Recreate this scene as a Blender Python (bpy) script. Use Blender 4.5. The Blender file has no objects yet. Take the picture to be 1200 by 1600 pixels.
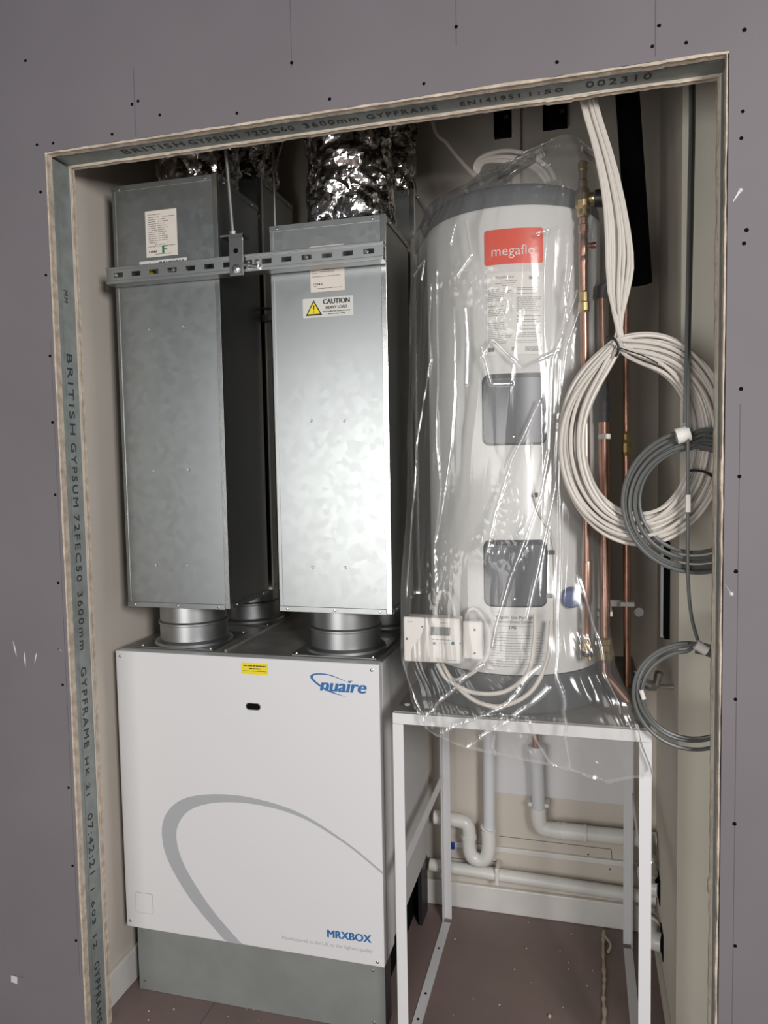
import bpy, bmesh, math, random
from mathutils import Vector, Matrix, noise
random.seed(7)
D = bpy.data
SC = bpy.context.scene
COL = SC.collection
R = math.radians

# ------------------------------------------------------------------ camera
CAM = (1.2258, -1.5428, 1.4879)
YAW, PIT, ROL, FPX = 0.2616, -0.0645, -0.0183, 1156.3
_f = Vector((-math.sin(YAW)*math.cos(PIT), math.cos(YAW)*math.cos(PIT), math.sin(PIT)))
_r = Vector((math.cos(YAW), math.sin(YAW), 0)); _u = _r.cross(_f)
_R = math.cos(ROL)*_r + math.sin(ROL)*_u; _U = -math.sin(ROL)*_r + math.cos(ROL)*_u
cd = D.cameras.new('camera'); cam = D.objects.new('camera', cd); COL.objects.link(cam)
cam.matrix_world = Matrix(((_R.x, _U.x, -_f.x, CAM[0]), (_R.y, _U.y, -_f.y, CAM[1]), (_R.z, _U.z, -_f.z, CAM[2]), (0, 0, 0, 1)))
cd.sensor_fit = 'VERTICAL'; cd.sensor_height = 36; cd.lens = 36*FPX/1600; cd.clip_start = 0.02
SC.camera = cam

def at(u, v, y=None, x=None, z=None):
    "point of the place seen at photo position (u, v) on a known plane"
    d = _f + _R*((u-600)/FPX) - _U*((v-800)/FPX)
    if y is not None: s = (y-CAM[1])/d.y
    elif x is not None: s = (x-CAM[0])/d.x
    else: s = (z-CAM[2])/d.z
    return Vector(CAM) + s*d

# ------------------------------------------------------------------ light
W = D.worlds.new('world'); SC.world = W; W.use_nodes = True
bg = W.node_tree.nodes['Background']; bg.inputs[0].default_value = (0.80, 0.86, 1.0, 1); bg.inputs[1].default_value = 0.055
def area(name, loc, target, sx, sy, power, color):
    l = D.lights.new(name, 'AREA'); l.shape = 'RECTANGLE'; l.size = sx; l.size_y = sy; l.energy = power; l.color = color
    o = D.objects.new(name, l); COL.objects.link(o); o.location = loc
    o.rotation_euler = (Vector(target)-Vector(loc)).to_track_quat('-Z', 'Y').to_euler(); return o
area('window_light_right', (2.65, -2.6, 1.95), (0.8, 0.3, 1.2), 0.7, 0.8, 58, (1.0, 0.985, 0.975))
area('window_light_back', (-0.02, -3.5, 1.25), (0.7, 0.2, 1.15), 1.7, 1.8, 44, (1.0, 0.99, 0.965))
SC.view_settings.view_transform = 'Standard'; SC.view_settings.look = 'None'
SC.view_settings.gamma = 1; SC.view_settings.use_curve_mapping = False
SC.view_settings.exposure = 0.42
SC.cycles.transparent_max_bounces = 24
SC.cycles.max_bounces = 10

# ------------------------------------------------------------------ materials
def mat(name, col, rough=0.5, metal=0.0, noise_amt=0.0, noise_scale=8, bump=0.0, bump_scale=60, col2=None, spec=0.5, stretch=None, coat=0):
    m = D.materials.new(name); m.use_nodes = True; nt = m.node_tree; b = nt.nodes['Principled BSDF']
    b.inputs['Base Color'].default_value = (*col, 1); b.inputs['Roughness'].default_value = rough; b.inputs['Metallic'].default_value = metal
    b.inputs['Specular IOR Level'].default_value = spec
    b.inputs['Coat Weight'].default_value = coat
    tc = nt.nodes.new('ShaderNodeTexCoord'); src = tc.outputs['Object']
    if stretch:
        mp = nt.nodes.new('ShaderNodeMapping'); mp.inputs['Scale'].default_value = stretch; nt.links.new(src, mp.inputs[0]); src = mp.outputs[0]
    if noise_amt or col2:
        n = nt.nodes.new('ShaderNodeTexNoise'); n.inputs['Scale'].default_value = noise_scale; n.inputs['Detail'].default_value = 6
        nt.links.new(src, n.inputs['Vector'])
        mx = nt.nodes.new('ShaderNodeMix'); mx.data_type = 'RGBA'
        c2 = col2 or tuple(max(0, c*(1-noise_amt)) for c in col)
        mr = nt.nodes.new('ShaderNodeMapRange'); mr.inputs[1].default_value = 0.35; mr.inputs[2].default_value = 0.65
        nt.links.new(n.outputs['Fac'], mr.inputs[0]); nt.links.new(mr.outputs[0], mx.inputs[0])
        mx.inputs[6].default_value = (*col, 1); mx.inputs[7].default_value = (*c2, 1); nt.links.new(mx.outputs[2], b.inputs['Base Color'])
    if bump:
        n2 = nt.nodes.new('ShaderNodeTexNoise'); n2.inputs['Scale'].default_value = bump_scale; n2.inputs['Detail'].default_value = 5
        nt.links.new(src, n2.inputs['Vector'])
        bp = nt.nodes.new('ShaderNodeBump'); bp.inputs['Strength'].default_value = bump; bp.inputs['Distance'].default_value = 0.002
        nt.links.new(n2.outputs['Fac'], bp.inputs['Height']); nt.links.new(bp.outputs[0], b.inputs['Normal'])
    return m
M = {}
M['board'] = mat('lilac_plasterboard_paper', (0.19, 0.173, 0.185), 0.75, noise_amt=0.10, noise_scale=2.2, bump=0.15, bump_scale=120, spec=0.25)
M['gypsum'] = mat('broken_gypsum', (0.66, 0.56, 0.45), 0.95, noise_amt=0.35, noise_scale=40, bump=0.9, bump_scale=220, spec=0.1)
M['paint'] = mat('cream_mist_coat', (0.65, 0.59, 0.52), 0.7, noise_amt=0.06, noise_scale=3, bump=0.1, bump_scale=90, spec=0.25)
M['paint2'] = mat('cream_green_paint', (0.74, 0.70, 0.60), 0.6, noise_amt=0.06, noise_scale=3, spec=0.3)
M['ceil'] = mat('ceiling_unlit_dark', (0.09, 0.08, 0.07), 0.9)  # near black: the shade of the unlit cupboard top is put into this colour
M['floor'] = mat('floor_board', (0.235, 0.165, 0.148), 0.42, col2=(0.185, 0.138, 0.122), noise_scale=3.5, bump=0.25, bump_scale=30)
M['stud'] = mat('galvanised_stud', (0.33, 0.36, 0.345), 0.55, 0.4, noise_amt=0.2, noise_scale=30)
def galv():
    m = mat('galvanised_sheet', (0.37, 0.385, 0.385), 0.36, 1.0)
    nt = m.node_tree; b = nt.nodes['Principled BSDF']; tc = [n for n in nt.nodes if n.type == 'TEX_COORD'][0]
    v = nt.nodes.new('ShaderNodeTexVoronoi'); v.inputs['Scale'].default_value = 55; nt.links.new(tc.outputs['Object'], v.inputs['Vector'])
    mr = nt.nodes.new('ShaderNodeMapRange'); mr.inputs[3].default_value = 0.36; mr.inputs[4].default_value = 0.40
    sp = nt.nodes.new('ShaderNodeSeparateColor'); nt.links.new(v.outputs['Color'], sp.inputs[0]); nt.links.new(sp.outputs[0], mr.inputs[0])
    nt.links.new(mr.outputs[0], b.inputs['Roughness'])
    n = nt.nodes.new('ShaderNodeTexNoise'); n.inputs['Scale'].default_value = 5; nt.links.new(tc.outputs['Object'], n.inputs['Vector'])
    bp = nt.nodes.new('ShaderNodeBump'); bp.inputs['Strength'].default_value = 0.03; bp.inputs['Distance'].default_value = 0.01
    nt.links.new(n.outputs['Fac'], bp.inputs['Height']); nt.links.new(bp.outputs[0], b.inputs['Normal'])
    return m
M['galv'] = galv()
M['steel'] = mat('bright_steel', (0.62, 0.62, 0.60), 0.25, 1.0, bump=0.1)
M['zinc'] = mat('zinc_strut', (0.42, 0.43, 0.43), 0.4, 1.0)
M['topgrey'] = mat('dusty_grey_top', (0.30, 0.29, 0.27), 0.5, 0.4, noise_amt=0.25, noise_scale=14)
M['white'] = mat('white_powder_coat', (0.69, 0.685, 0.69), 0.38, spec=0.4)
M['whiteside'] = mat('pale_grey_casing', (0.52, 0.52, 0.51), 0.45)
M['plinth'] = mat('grey_plinth', (0.235, 0.245, 0.235), 0.45, noise_amt=0.12, noise_scale=9)
M['cyl'] = mat('white_cylinder_casing', (0.60, 0.59, 0.57), 0.32, spec=0.5)
M['capgrey'] = mat('dark_grey_plastic', (0.08, 0.085, 0.09), 0.5, noise_amt=0.15, noise_scale=10)
M['doorgrey'] = mat('mid_grey_plastic', (0.085, 0.085, 0.095), 0.35)
M['black'] = mat('black_rubber', (0.004, 0.004, 0.005), 0.85, spec=0.08)
M['void'] = mat('black_opening', (0.004, 0.004, 0.004), 0.9, spec=0.1)
M['blackp'] = mat('black_plastic', (0.02, 0.02, 0.022), 0.4)
M['copper'] = mat('copper', (0.58, 0.32, 0.235), 0.30, 1.0, noise_amt=0.25, noise_scale=25)
M['brass'] = mat('brass', (0.60, 0.44, 0.20), 0.32, 1.0, noise_amt=0.3, noise_scale=40)
M['pvc'] = mat('white_pvc', (0.76, 0.74, 0.70), 0.3, noise_amt=0.06, noise_scale=12)
M['pvcgrey'] = mat('pale_grey_pvc', (0.66, 0.66, 0.68), 0.3)
M['cable'] = mat('off_white_cable', (0.60, 0.555, 0.50), 0.42)
M['greycable'] = mat('grey_cable', (0.105, 0.11, 0.105), 0.4)
M['tape'] = mat('white_tape', (0.72, 0.69, 0.64), 0.6)
M['paper'] = mat('label_paper', (0.66, 0.60, 0.54), 0.6, noise_amt=0.05, noise_scale=30)
M['sheet'] = mat('instruction_sheet', (0.60, 0.59, 0.55), 0.5)
M['ink'] = mat('black_ink', (0.02, 0.02, 0.02), 0.6)
M['inkfaint'] = mat('faint_ink', (0.28, 0.265, 0.25), 0.6)
M['studink'] = mat('stud_ink', (0.035, 0.04, 0.045), 0.7)
M['yellow'] = mat('yellow_sticker', (0.80, 0.64, 0.015), 0.45)
M['red'] = mat('orange_red_badge', (0.60, 0.05, 0.015), 0.35)
M['blue'] = mat('blue_print', (0.02, 0.13, 0.36), 0.45)
M['navy'] = mat('navy_print', (0.03, 0.10, 0.26), 0.45)
M['arc'] = mat('grey_print', (0.40, 0.405, 0.42), 0.4)
M['palegrey'] = mat('pale_grey_print', (0.45, 0.45, 0.46), 0.5)
M['green'] = mat('green_marker', (0.01, 0.16, 0.05), 0.5)
M['lcd'] = mat('grey_display', (0.14, 0.15, 0.135), 0.25)
M['ctrl'] = mat('controller_plastic', (0.66, 0.62, 0.58), 0.4)
M['dialblue'] = mat('blue_cap', (0.05, 0.075, 0.20), 0.4)
M['blueclip'] = mat('blue_clip', (0.01, 0.05, 0.30), 0.4)
M['teal'] = mat('teal_button', (0.03, 0.18, 0.20), 0.4)
M['debris'] = mat('plaster_debris', (0.50, 0.40, 0.31), 0.9)
M['smear'] = mat('white_plaster_smear', (0.62, 0.60, 0.60), 0.8)
M['wallmark'] = mat('wall_pencil', (0.12, 0.105, 0.12), 0.8)
def foil():
    m = mat('crumpled_foil', (0.62, 0.60, 0.58), 0.16, 1.0)
    nt = m.node_tree; b = nt.nodes['Principled BSDF']; tc = [n for n in nt.nodes if n.type == 'TEX_COORD'][0]
    N = nt.nodes.new; L = nt.links.new; src = tc.outputs['Object']
    n = N('ShaderNodeTexNoise'); n.inputs['Scale'].default_value = 11; n.inputs['Detail'].default_value = 2; L(src, n.inputs['Vector'])
    mx = N('ShaderNodeVectorMath'); mx.operation = 'MULTIPLY_ADD'; L(n.outputs['Color'], mx.inputs[0]); mx.inputs[1].default_value = (.09, .09, .09); L(src, mx.inputs[2])
    tot = None
    for sc_, k in ((26, .75), (60, .40)):
        v = N('ShaderNodeTexVoronoi'); v.inputs['Scale'].default_value = sc_; L(mx.outputs[0], v.inputs['Vector'])
        q = N('ShaderNodeVectorMath'); q.operation = 'MULTIPLY_ADD'; L(v.outputs['Color'], q.inputs[0]); q.inputs[1].default_value = (k, k, k); q.inputs[2].default_value = (-k/2, -k/2, -k/2)
        if tot is None: tot = q
        else:
            ad = N('ShaderNodeVectorMath'); ad.operation = 'ADD'; L(tot.outputs[0], ad.inputs[0]); L(q.outputs[0], ad.inputs[1]); tot = ad
    bp = N('ShaderNodeBump'); bp.inputs['Strength'].default_value = 0.5; bp.inputs['Distance'].default_value = 0.012; L(n.outputs['Fac'], bp.inputs['Height'])
    ad = N('ShaderNodeVectorMath'); ad.operation = 'ADD'; L(bp.outputs[0], ad.inputs[0]); L(tot.outputs[0], ad.inputs[1])
    no = N('ShaderNodeVectorMath'); no.operation = 'NORMALIZE'; L(ad.outputs[0], no.inputs[0]); L(no.outputs[0], b.inputs['Normal'])
    return m
M['foil'] = foil()
def film():
    m = D.materials.new('clear_polythene'); m.use_nodes = True; nt = m.node_tree; nt.nodes.clear()
    N = nt.nodes.new; L = nt.links.new
    out = N('ShaderNodeOutputMaterial'); tr = N('ShaderNodeBsdfTransparent'); tr.inputs[0].default_value = (0.965, 0.965, 0.96, 1)
    gl = N('ShaderNodeBsdfGlossy'); gl.inputs['Roughness'].default_value = 0.15; gl.inputs[0].default_value = (1, 1, 1, 1)
    df = N('ShaderNodeBsdfDiffuse'); df.inputs[0].default_value = (0.8, 0.8, 0.78, 1)
    tc = N('ShaderNodeTexCoord'); mp = N('ShaderNodeMapping'); mp.inputs['Scale'].default_value = (1, 1, 0.16); L(tc.outputs['Object'], mp.inputs[0])
    n1 = N('ShaderNodeTexNoise'); n1.inputs['Scale'].default_value = 34; n1.inputs['Detail'].default_value = 3; n1.inputs['Distortion'].default_value = 1.5; L(mp.outputs[0], n1.inputs['Vector'])
    n2 = N('ShaderNodeTexVoronoi'); n2.inputs['Scale'].default_value = 70; L(tc.outputs['Object'], n2.inputs['Vector'])
    msk = N('ShaderNodeTexNoise'); msk.inputs['Scale'].default_value = 7; msk.inputs['Detail'].default_value = 1; L(tc.outputs['Object'], msk.inputs['Vector'])
    mr = N('ShaderNodeMapRange'); mr.inputs[1].default_value = 0.56; mr.inputs[2].default_value = 0.68; L(msk.outputs['Fac'], mr.inputs[0])
    mul = N('ShaderNodeMath'); mul.operation = 'MULTIPLY'; L(n2.outputs['Distance'], mul.inputs[0]); L(mr.outputs[0], mul.inputs[1])
    add = N('ShaderNodeMath'); add.operation = 'ADD'; L(n1.outputs['Fac'], add.inputs[0]); L(mul.outputs[0], add.inputs[1])
    bp = N('ShaderNodeBump'); bp.inputs['Strength'].default_value = 0.10; bp.inputs['Distance'].default_value = 0.005; L(add.outputs[0], bp.inputs['Height'])
    L(bp.outputs[0], gl.inputs['Normal'])
    fr = N('ShaderNodeFresnel'); fr.inputs['IOR'].default_value = 1.42; L(bp.outputs[0], fr.inputs['Normal'])
    m1 = N('ShaderNodeMixShader'); fa = N('ShaderNodeAttribute'); fa.attribute_name = 'fold'; fm = N('ShaderNodeMath'); fm.operation = 'MULTIPLY_ADD'; fm.inputs[1].default_value = 0.38; fm.inputs[2].default_value = 0.06; L(fa.outputs['Fac'], fm.inputs[0]); L(fm.outputs[0], m1.inputs[0]); L(tr.outputs[0], m1.inputs[1]); L(df.outputs[0], m1.inputs[2])
    sc = N('ShaderNodeMath'); sc.operation = 'MULTIPLY_ADD'; sc.inputs[1].default_value = 0.75; sc.inputs[2].default_value = 0.01; sc.use_clamp = True; L(fr.outputs[0], sc.inputs[0]); s2 = N('ShaderNodeMath'); s2.operation = 'MULTIPLY_ADD'; s2.inputs[1].default_value = 0.36; s2.use_clamp = True; L(fa.outputs['Fac'], s2.inputs[0]); L(sc.outputs[0], s2.inputs[2]); sc = s2
    m2 = N('ShaderNodeMixShader'); L(sc.outputs[0], m2.inputs[0]); L(m1.outputs[0], m2.inputs[1]); L(gl.outputs[0], m2.inputs[2])
    L(m2.outputs[0], out.inputs[0]); return m
M['film'] = film()

# ------------------------------------------------------------------ helpers
def wloc(o):
    v = Vector((0, 0, 0))
    while o: v += o.location; o = o.parent
    return v
def add(name, bm, m, parent=None, smooth=False, kind=None, label=None):
    me = D.meshes.new(name)
    if parent:
        off = wloc(parent)
        for v in bm.verts: v.co -= off
    bmesh.ops.recalc_face_normals(bm, faces=bm.faces)
    if smooth:
        for f in bm.faces: f.smooth = True
    bm.to_mesh(me); bm.free()
    if smooth:
        try: me.set_sharp_from_angle(angle=R(38))
        except Exception: pass
    me.materials.append(M[m] if isinstance(m, str) else m)
    o = D.objects.new(name, me); COL.objects.link(o)
    if parent: o.parent = parent
    if kind: o['kind'] = kind
    if label: o['label'] = label
    return o
def tag(o, label, cat, group=None, kind=None):
    o['label'] = label; o['category'] = cat
    if group: o['group'] = group
    if kind: o['kind'] = kind
    return o
def thing(name, label, cat, loc, group=None):
    o = D.objects.new(name, None); COL.objects.link(o); o.location = loc; o.empty_display_size = 0.05
    return tag(o, label, cat, group)
def BM(): return bmesh.new()
def box(bm, x0, x1, y0, y1, z0, z1, bev=0, seg=2):
    r = bmesh.ops.create_cube(bm, size=1)
    for v in r['verts']:
        v.co = Vector((x0+(v.co.x+.5)*(x1-x0), y0+(v.co.y+.5)*(y1-y0), z0+(v.co.z+.5)*(z1-z0)))
    if bev:
        es = list({e for v in r['verts'] for e in v.link_edges})
        bmesh.ops.bevel(bm, geom=es, offset=bev, segments=seg, affect='EDGES', profile=0.5)
    return bm
def B(*a, **k): return box(BM(), *a, **k)
def frame_of(d):
    d = d.normalized(); a = Vector((0, 0, 1)) if abs(d.z) < .9 else Vector((1, 0, 0))
    s = d.cross(a).normalized(); return s, s.cross(d).normalized()
def tube(bm, pts, r, n=10, caps=True, closed=False):
    pts = [Vector(p) for p in pts]; rings = []; s = None; N = len(pts)
    for i, p in enumerate(pts):
        if closed: d = pts[(i+1) % N]-pts[i-1]
        else: d = pts[min(i+1, N-1)]-pts[max(i-1, 0)]
        d = d.normalized()
        if s is None: s, t = frame_of(d)
        else:
            s = (s-d*s.dot(d)).normalized(); t = s.cross(d)
        rr = r[i] if isinstance(r, (list, tuple)) else r
        rings.append([bm.verts.new(p+s*math.cos(2*math.pi*k/n)*rr+t*math.sin(2*math.pi*k/n)*rr) for k in range(n)])
    for i in range(N if closed else N-1):
        a, b = rings[i], rings[(i+1) % N]
        for k in range(n): bm.faces.new((a[k], a[(k+1) % n], b[(k+1) % n], b[k]))
    if caps and not closed:
        bm.faces.new(rings[0][::-1]); bm.faces.new(rings[-1])
    return bm
def T(pts, r, n=12, **k): return tube(BM(), pts, r, n, **k)
def lathe(bm, c, prof, n=32, axis='z', a0=0, a1=2*math.pi):
    "prof: (radius, height) pairs; axis z/x/-y"
    full = abs(a1-a0-2*math.pi) < 1e-6; cnt = n if full else n+1; rings = []
    for (r, h) in prof:
        ring = []
        for k in range(cnt):
            a = a0+(a1-a0)*k/n
            if axis == 'z': co = (c[0]+r*math.sin(a), c[1]-r*math.cos(a), c[2]+h)
            elif axis == 'y': co = (c[0]+r*math.cos(a), c[1]+h, c[2]+r*math.sin(a))
            else: co = (c[0]+h, c[1]+r*math.cos(a), c[2]+r*math.sin(a))
            ring.append(bm.verts.new(co))
        rings.append(ring)
    for i in range(len(rings)-1):
        for k in range(n):
            bm.faces.new((rings[i][k], rings[i][(k+1) % cnt], rings[i+1][(k+1) % cnt], rings[i+1][k]))
    if full:
        for ring in (rings[0], rings[-1]):
            if (ring[0].co-ring[n//2].co).length > 1e-5: bm.faces.new(ring)
    return bm
def Lz(*a, **k): return lathe(BM(), *a, **k)
def crs(pts, n=8):
    "smooth curve through points"
    P = [Vector(p) for p in pts]; P = [P[0]*2-P[1]]+P+[P[-1]*2-P[-2]]; out = []
    for i in range(1, len(P)-2):
        for k in range(n):
            t = k/n; a, b, c, d = P[i-1:i+3]
            out.append(0.5*((2*b)+(c-a)*t+(2*a-5*b+4*c-d)*t*t+(3*b-a-3*c+d)*t**3))
    out.append(P[-2]); return out
def flat_poly(bm, pts, y, th=0.0006):
    "filled outline in a plane facing -y; pts (x, z)"
    vs = [bm.verts.new((p[0], y-th, p[1])) for p in pts]; vb = [bm.verts.new((p[0], y, p[1])) for p in pts]
    f = bm.faces.new(vs); bm.faces.new(vb[::-1])
    for i in range(len(pts)): bm.faces.new((vs[i], vs[i-1], vb[i-1], vb[i]))
    return bm
def rrect(x0, x1, z0, z1, r, n=6):
    out = []
    for cx, cz, a in ((x1-r, z1-r, 0), (x0+r, z1-r, 90), (x0+r, z0+r, 180), (x1-r, z0+r, 270)):
        for k in range(n+1):
            t = R(a+90*k/n); out.append((cx+r*math.cos(t), cz+r*math.sin(t)))
    return out
def text(name, s, fit, fn, m, parent, bold=0, shear=0, height=None, kind=None, space=1.0):
    "fit: width wanted (m); fn maps (a, b, depth) to a point; a from 0 to width, b from 0"
    c = D.curves.new('t', 'FONT'); c.body = s; c.size = 1; c.offset = min(bold, 0); c.shear = shear; c.resolution_u = 3; c.space_character = space
    o = D.objects.new('t', c); me = D.meshes.new_from_object(o)
    bm = BM(); bm.from_mesh(me); D.objects.remove(o); D.curves.remove(c); D.meshes.remove(me)
    xs = [v.co.x for v in bm.verts]; ys = [v.co.y for v in bm.verts]
    x0, x1 = min(xs), max(xs); k = fit/(x1-x0); ky = k
    if height: ky = height/(max(ys)-min(ys))
    y0 = min(ys) if height else 0
    ext = bmesh.ops.extrude_face_region(bm, geom=bm.faces[:])
    top = {e for e in ext['geom'] if isinstance(e, bmesh.types.BMVert)}
    for v in bm.verts:
        v.co = Vector(fn((v.co.x-x0)*k, (v.co.y-y0)*ky, 0.0007 if v in top else 0))
    if bold > 0:      # heavier lettering: the same outline laid down again a hair to either side
        src = BM(); me2 = D.meshes.new('t'); bm.to_mesh(me2); src.free(); base = [v.co.copy() for v in bm.verts]
        p0 = Vector(fn(0, 0, 0)); dv = (Vector(fn(bold*k*1.3, 0, 0))-p0)
        dep = (Vector(fn(0, 0, .0002))-p0)*.5
        for sgn in (-1, 1):
            bm.from_mesh(me2); bm.verts.ensure_lookup_table()
            for v in bm.verts[-len(base):]: v.co += dv*sgn+dep*(1 if sgn < 0 else 2)
        D.meshes.remove(me2)
    return add(name, bm, m, parent)
def onfront(x, y, z, sl=0.0): return lambda a, b, d: (x+a, y-d, z+b+sl*a)

# ------------------------------------------------------------------ the setting
OW, OH = 1.487, 2.237            # the opening
TB, TM, TT = 0.018, 0.086, 0.100  # front board, metal, back board
def struct(name, bm, m, **k): return add(name, bm, m, kind='structure', **k)
bm = BM()
box(bm, -1.6, -0.004, 0, TB, 0, 3.0); box(bm, OW+0.004, 3.2, 0, TB, 0, 3.0)
box(bm, -0.004, OW+0.004, 0, TB, OH+0.004, 3.0)
wall = struct('wall_front', bm, 'board')
bm = BM()
box(bm, -1.6, -0.002, TM, TT, 0, 3.0); box(bm, OW+0.002, 3.2, TM, TT, 0, 3.0); box(bm, -0.002, OW+0.002, TM, TT, OH+0.002, 3.0)
struct('wall_front_inner', bm, 'paint')
def ragged(path_fn, n, w_in, w_out, y0, y1, jit, seed, name, parent):
    "broken board edge: path_fn(t, off) gives (x, z)"
    rn = random.Random(seed); bm = BM(); prev = None
    nz = lambda q, k: noise.noise(Vector((q, seed*3.7, k)))
    for i in range(n+1):
        t = i/n
        o = w_out*(0.55+0.9*abs(nz(t*9, 0)))+jit*.5*nz(t*60, 5)
        g = w_in + jit*(.55*nz(t*26, 1)+.45*nz(t*90, 2))+(jit*.8 if nz(t*17, 9) > .42 else 0)
        a = path_fn(t, -o); b = path_fn(t, g); bb = path_fn(t, g-jit*.4*(1+nz(t*70, 7)))
        ring = [bm.verts.new((a[0], y0-0.0007, a[1])), bm.verts.new((b[0], y0-0.0007+rn.uniform(0, jit*.4), b[1])), bm.verts.new((bb[0], (y0+y1)/2, bb[1])), bm.verts.new((b[0], y1, b[1])), bm.verts.new((a[0], y1, a[1]))]
        if prev:
            for k in range(5): bm.faces.new((prev[k], prev[(k+1) % 5], ring[(k+1) % 5], ring[k]))
        prev = ring
    return add(name, bm, 'gypsum', parent)
PL = lambda t, o: (0+o, 0.0+t*(OH+.003))
PR_ = lambda t, o: (OW-o, 0.0+t*(OH+.003))
PT = lambda t, o: (-0.004+t*(OW+.008), OH-o)
ed = struct('trim_1', B(-0.012, -0.0005, 0.0002, TB, 0, OH), 'gypsum')
ragged(PL, 260, 0.0006, 0.0045, 0, TB, 0.0012, 1, 'broken_edge', ed)
ragged(PR_, 260, 0.001, 0.002, 0, TB, 0.002, 2, 'broken_edge', ed)
ragged(PT, 220, 0.001, 0.005, 0, TB, 0.0022, 3, 'broken_edge', ed)
ragged(PL, 260, 0.001, 0.002, TM+.003, TT, 0.0022, 4, 'broken_edge', ed)
ragged(PR_, 260, 0.0015, 0.003, TM, TT, 0.003, 5, 'broken_edge', ed)
ragged(PT, 220, 0.0015, 0.003, TM, TT, 0.003, 6, 'broken_edge', ed)
# metal studs lining the opening
studL = struct('trim_2', B(-0.012, -0.0045, TB, TM, 0, OH), 'stud')
add('rib', B(-0.0045, -0.0035, 0.038, 0.041, 0, OH), 'stud', studL)
studR = struct('trim_3', B(OW+0.0045, OW+0.012, TB, TM, 0, OH), 'stud')
studT = struct('trim_4', B(-0.012, OW+0.012, TB, TM, OH+0.0045, OH+0.012), 'stud')
add('rib', B(-0.004, OW+0.004, 0.033, 0.036, OH+0.0035, OH+0.0045), 'stud', studT)
# printing on the studs: left one reads downwards, top one reads left to right
def stud_left(z, y=0.058): return lambda a, b, d: (-0.0045+d, y+b-0.011, z-a)   # letters' tops point outwards
def stl(z, s, w, h=0.020): text('printed_text', s, w, lambda a, b, d: (-0.0043+d, 0.045+b, z-a), 'studink', studL, height=h, space=1.25)
stl(1.93, 'MM  ', 0.03, 0.013); stl(1.775, 'BRITISH', 0.20); stl(1.555, 'GYPSUM', 0.16); stl(1.375, '72FEC50', 0.17); stl(1.18, '3600mm', 0.15)
stl(0.985, 'GYPFRAME', 0.21); stl(0.75, 'HK 21', 0.10, .014); stl(0.60, '07:42:21', 0.16); stl(0.40, '1 603 12', 0.16, .014); stl(0.20, 'GYPFRAME', 0.17)
def stt(x, s, w, h=0.022): text('printed_text', s, w, lambda a, b, d: (x+a, 0.066-b, OH+0.0043-d), 'studink', studT, height=h, space=1.25)
stt(0.17, 'BRITISH', 0.16); stt(0.345, 'GYPSUM', 0.125); stt(0.49, '72DC60', 0.115); stt(0.63, '3600mm', 0.125); stt(0.775, 'GYPFRAME', 0.155, .02)
stt(0.98, 'EN14195', 0.11, .018); stt(1.10, '11:50', 0.09, .016); stt(1.235, '002310', 0.125, .024)
# screws in the boards
for (x, z) in [(-.046, 2.457), (.251, 2.323), (.235, 2.318), (.495, 2.263), (.626, 2.35), (.71, 2.263), (.914, 2.265), (.982, 2.366), (.305, 2.285), (1.18, 2.267), (1.356, 2.269), (1.416, 2.266), (1.368, 2.305), (1.516, 2.273),
        (1.515, 2.128), (1.513, 2.08), (1.52, 1.888), (1.524, 1.912), (1.518, 1.618), (1.517, 1.452), (1.513, 1.269), (1.515, 1.018), (1.516, .768), (1.52, .518), (-.025, 2.261), (.02, 2.259),
        (.18, 2.259), (-.021, 2.151), (-.017, 1.956), (-.016, 1.764), (-.018, 1.604), (-.02, 1.428), (-.023, 1.21), (-.024, .954), (-.021, .691), (-.02, .488), (-.02, .291)]:
    r0 = 0.0026 + 0.0006*random.random()
    add('screw', Lz((x, 0, z), [(r0*1.3, 0.0), (r0*1.25, -0.0006), (r0*.8, -0.0009), (r0*.2, -0.0006)], n=12, axis='y'), 'void', wall)
# joints and pencil lines
def seam(x0, z0, x1, z1, w=0.0009, m='wallmark'):
    d = Vector((x1-x0, z1-z0)).normalized(); nx, nz = -d.y*w, d.x*w
    return add('board_joint', flat_poly(BM(), [(x0+nx, z0+nz), (x0-nx, z0-nz), (x1-nx, z1-nz), (x1+nx, z1+nz)], -0.0001, .0004), m, wall)
seam(.626, 2.34, .626, 2.62, .0006); seam(.982, 2.33, .982, 2.62, .0008); seam(1.3615, 2.25, 1.3615, 2.7, .0011)
seam(.243, 2.245, .243, 2.40, .0006, 'board'); seam(.2415, 2.245, .2415, 2.40, .0004)
seam(1.517, 1.59, 1.5165, .2, .0007); seam(-.012, 1.8, -.014, .2, .0005)
def smear(pts, y=-0.0002, th=.0008): return add('plaster_smear', flat_poly(BM(), pts, y, th), 'smear', wall)
for (u0, v0, u1, v1, w) in [(21, 1001, 26, 1026, 1.6), (38, 1018, 40, 1042, 1.8), (57, 1020, 54, 1038, 1.2), (89, 1011, 97, 1019, 2)]:
    a, b = at(u0, v0, y=0), at(u1, v1, y=0); w *= .0014; smear([(a.x-w*.2, a.z), (a.x+w*.5, a.z-.004), ((a.x+b.x)/2+w, (a.z+b.z)/2), (b.x+w*.3, b.z), ((a.x+b.x)/2-w, (a.z+b.z)/2)])
for (u, v, ln) in [(1157, 297, 1), (1143, 928, -1)]:
    a = at(u, v, y=0); add('plaster_blob', Lz((a.x, 0, a.z), [(.004, 0), (.003, -.002), (.001, -.003)], n=10, axis='y'), 'smear', wall, smooth=True)
    s = -1
    smear([(a.x-.002, a.z+.002), (a.x+.002, a.z-.002), (a.x-.0125, a.z-.020*ln-.001), (a.x-.0135, a.z-.020*ln)])
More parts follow.
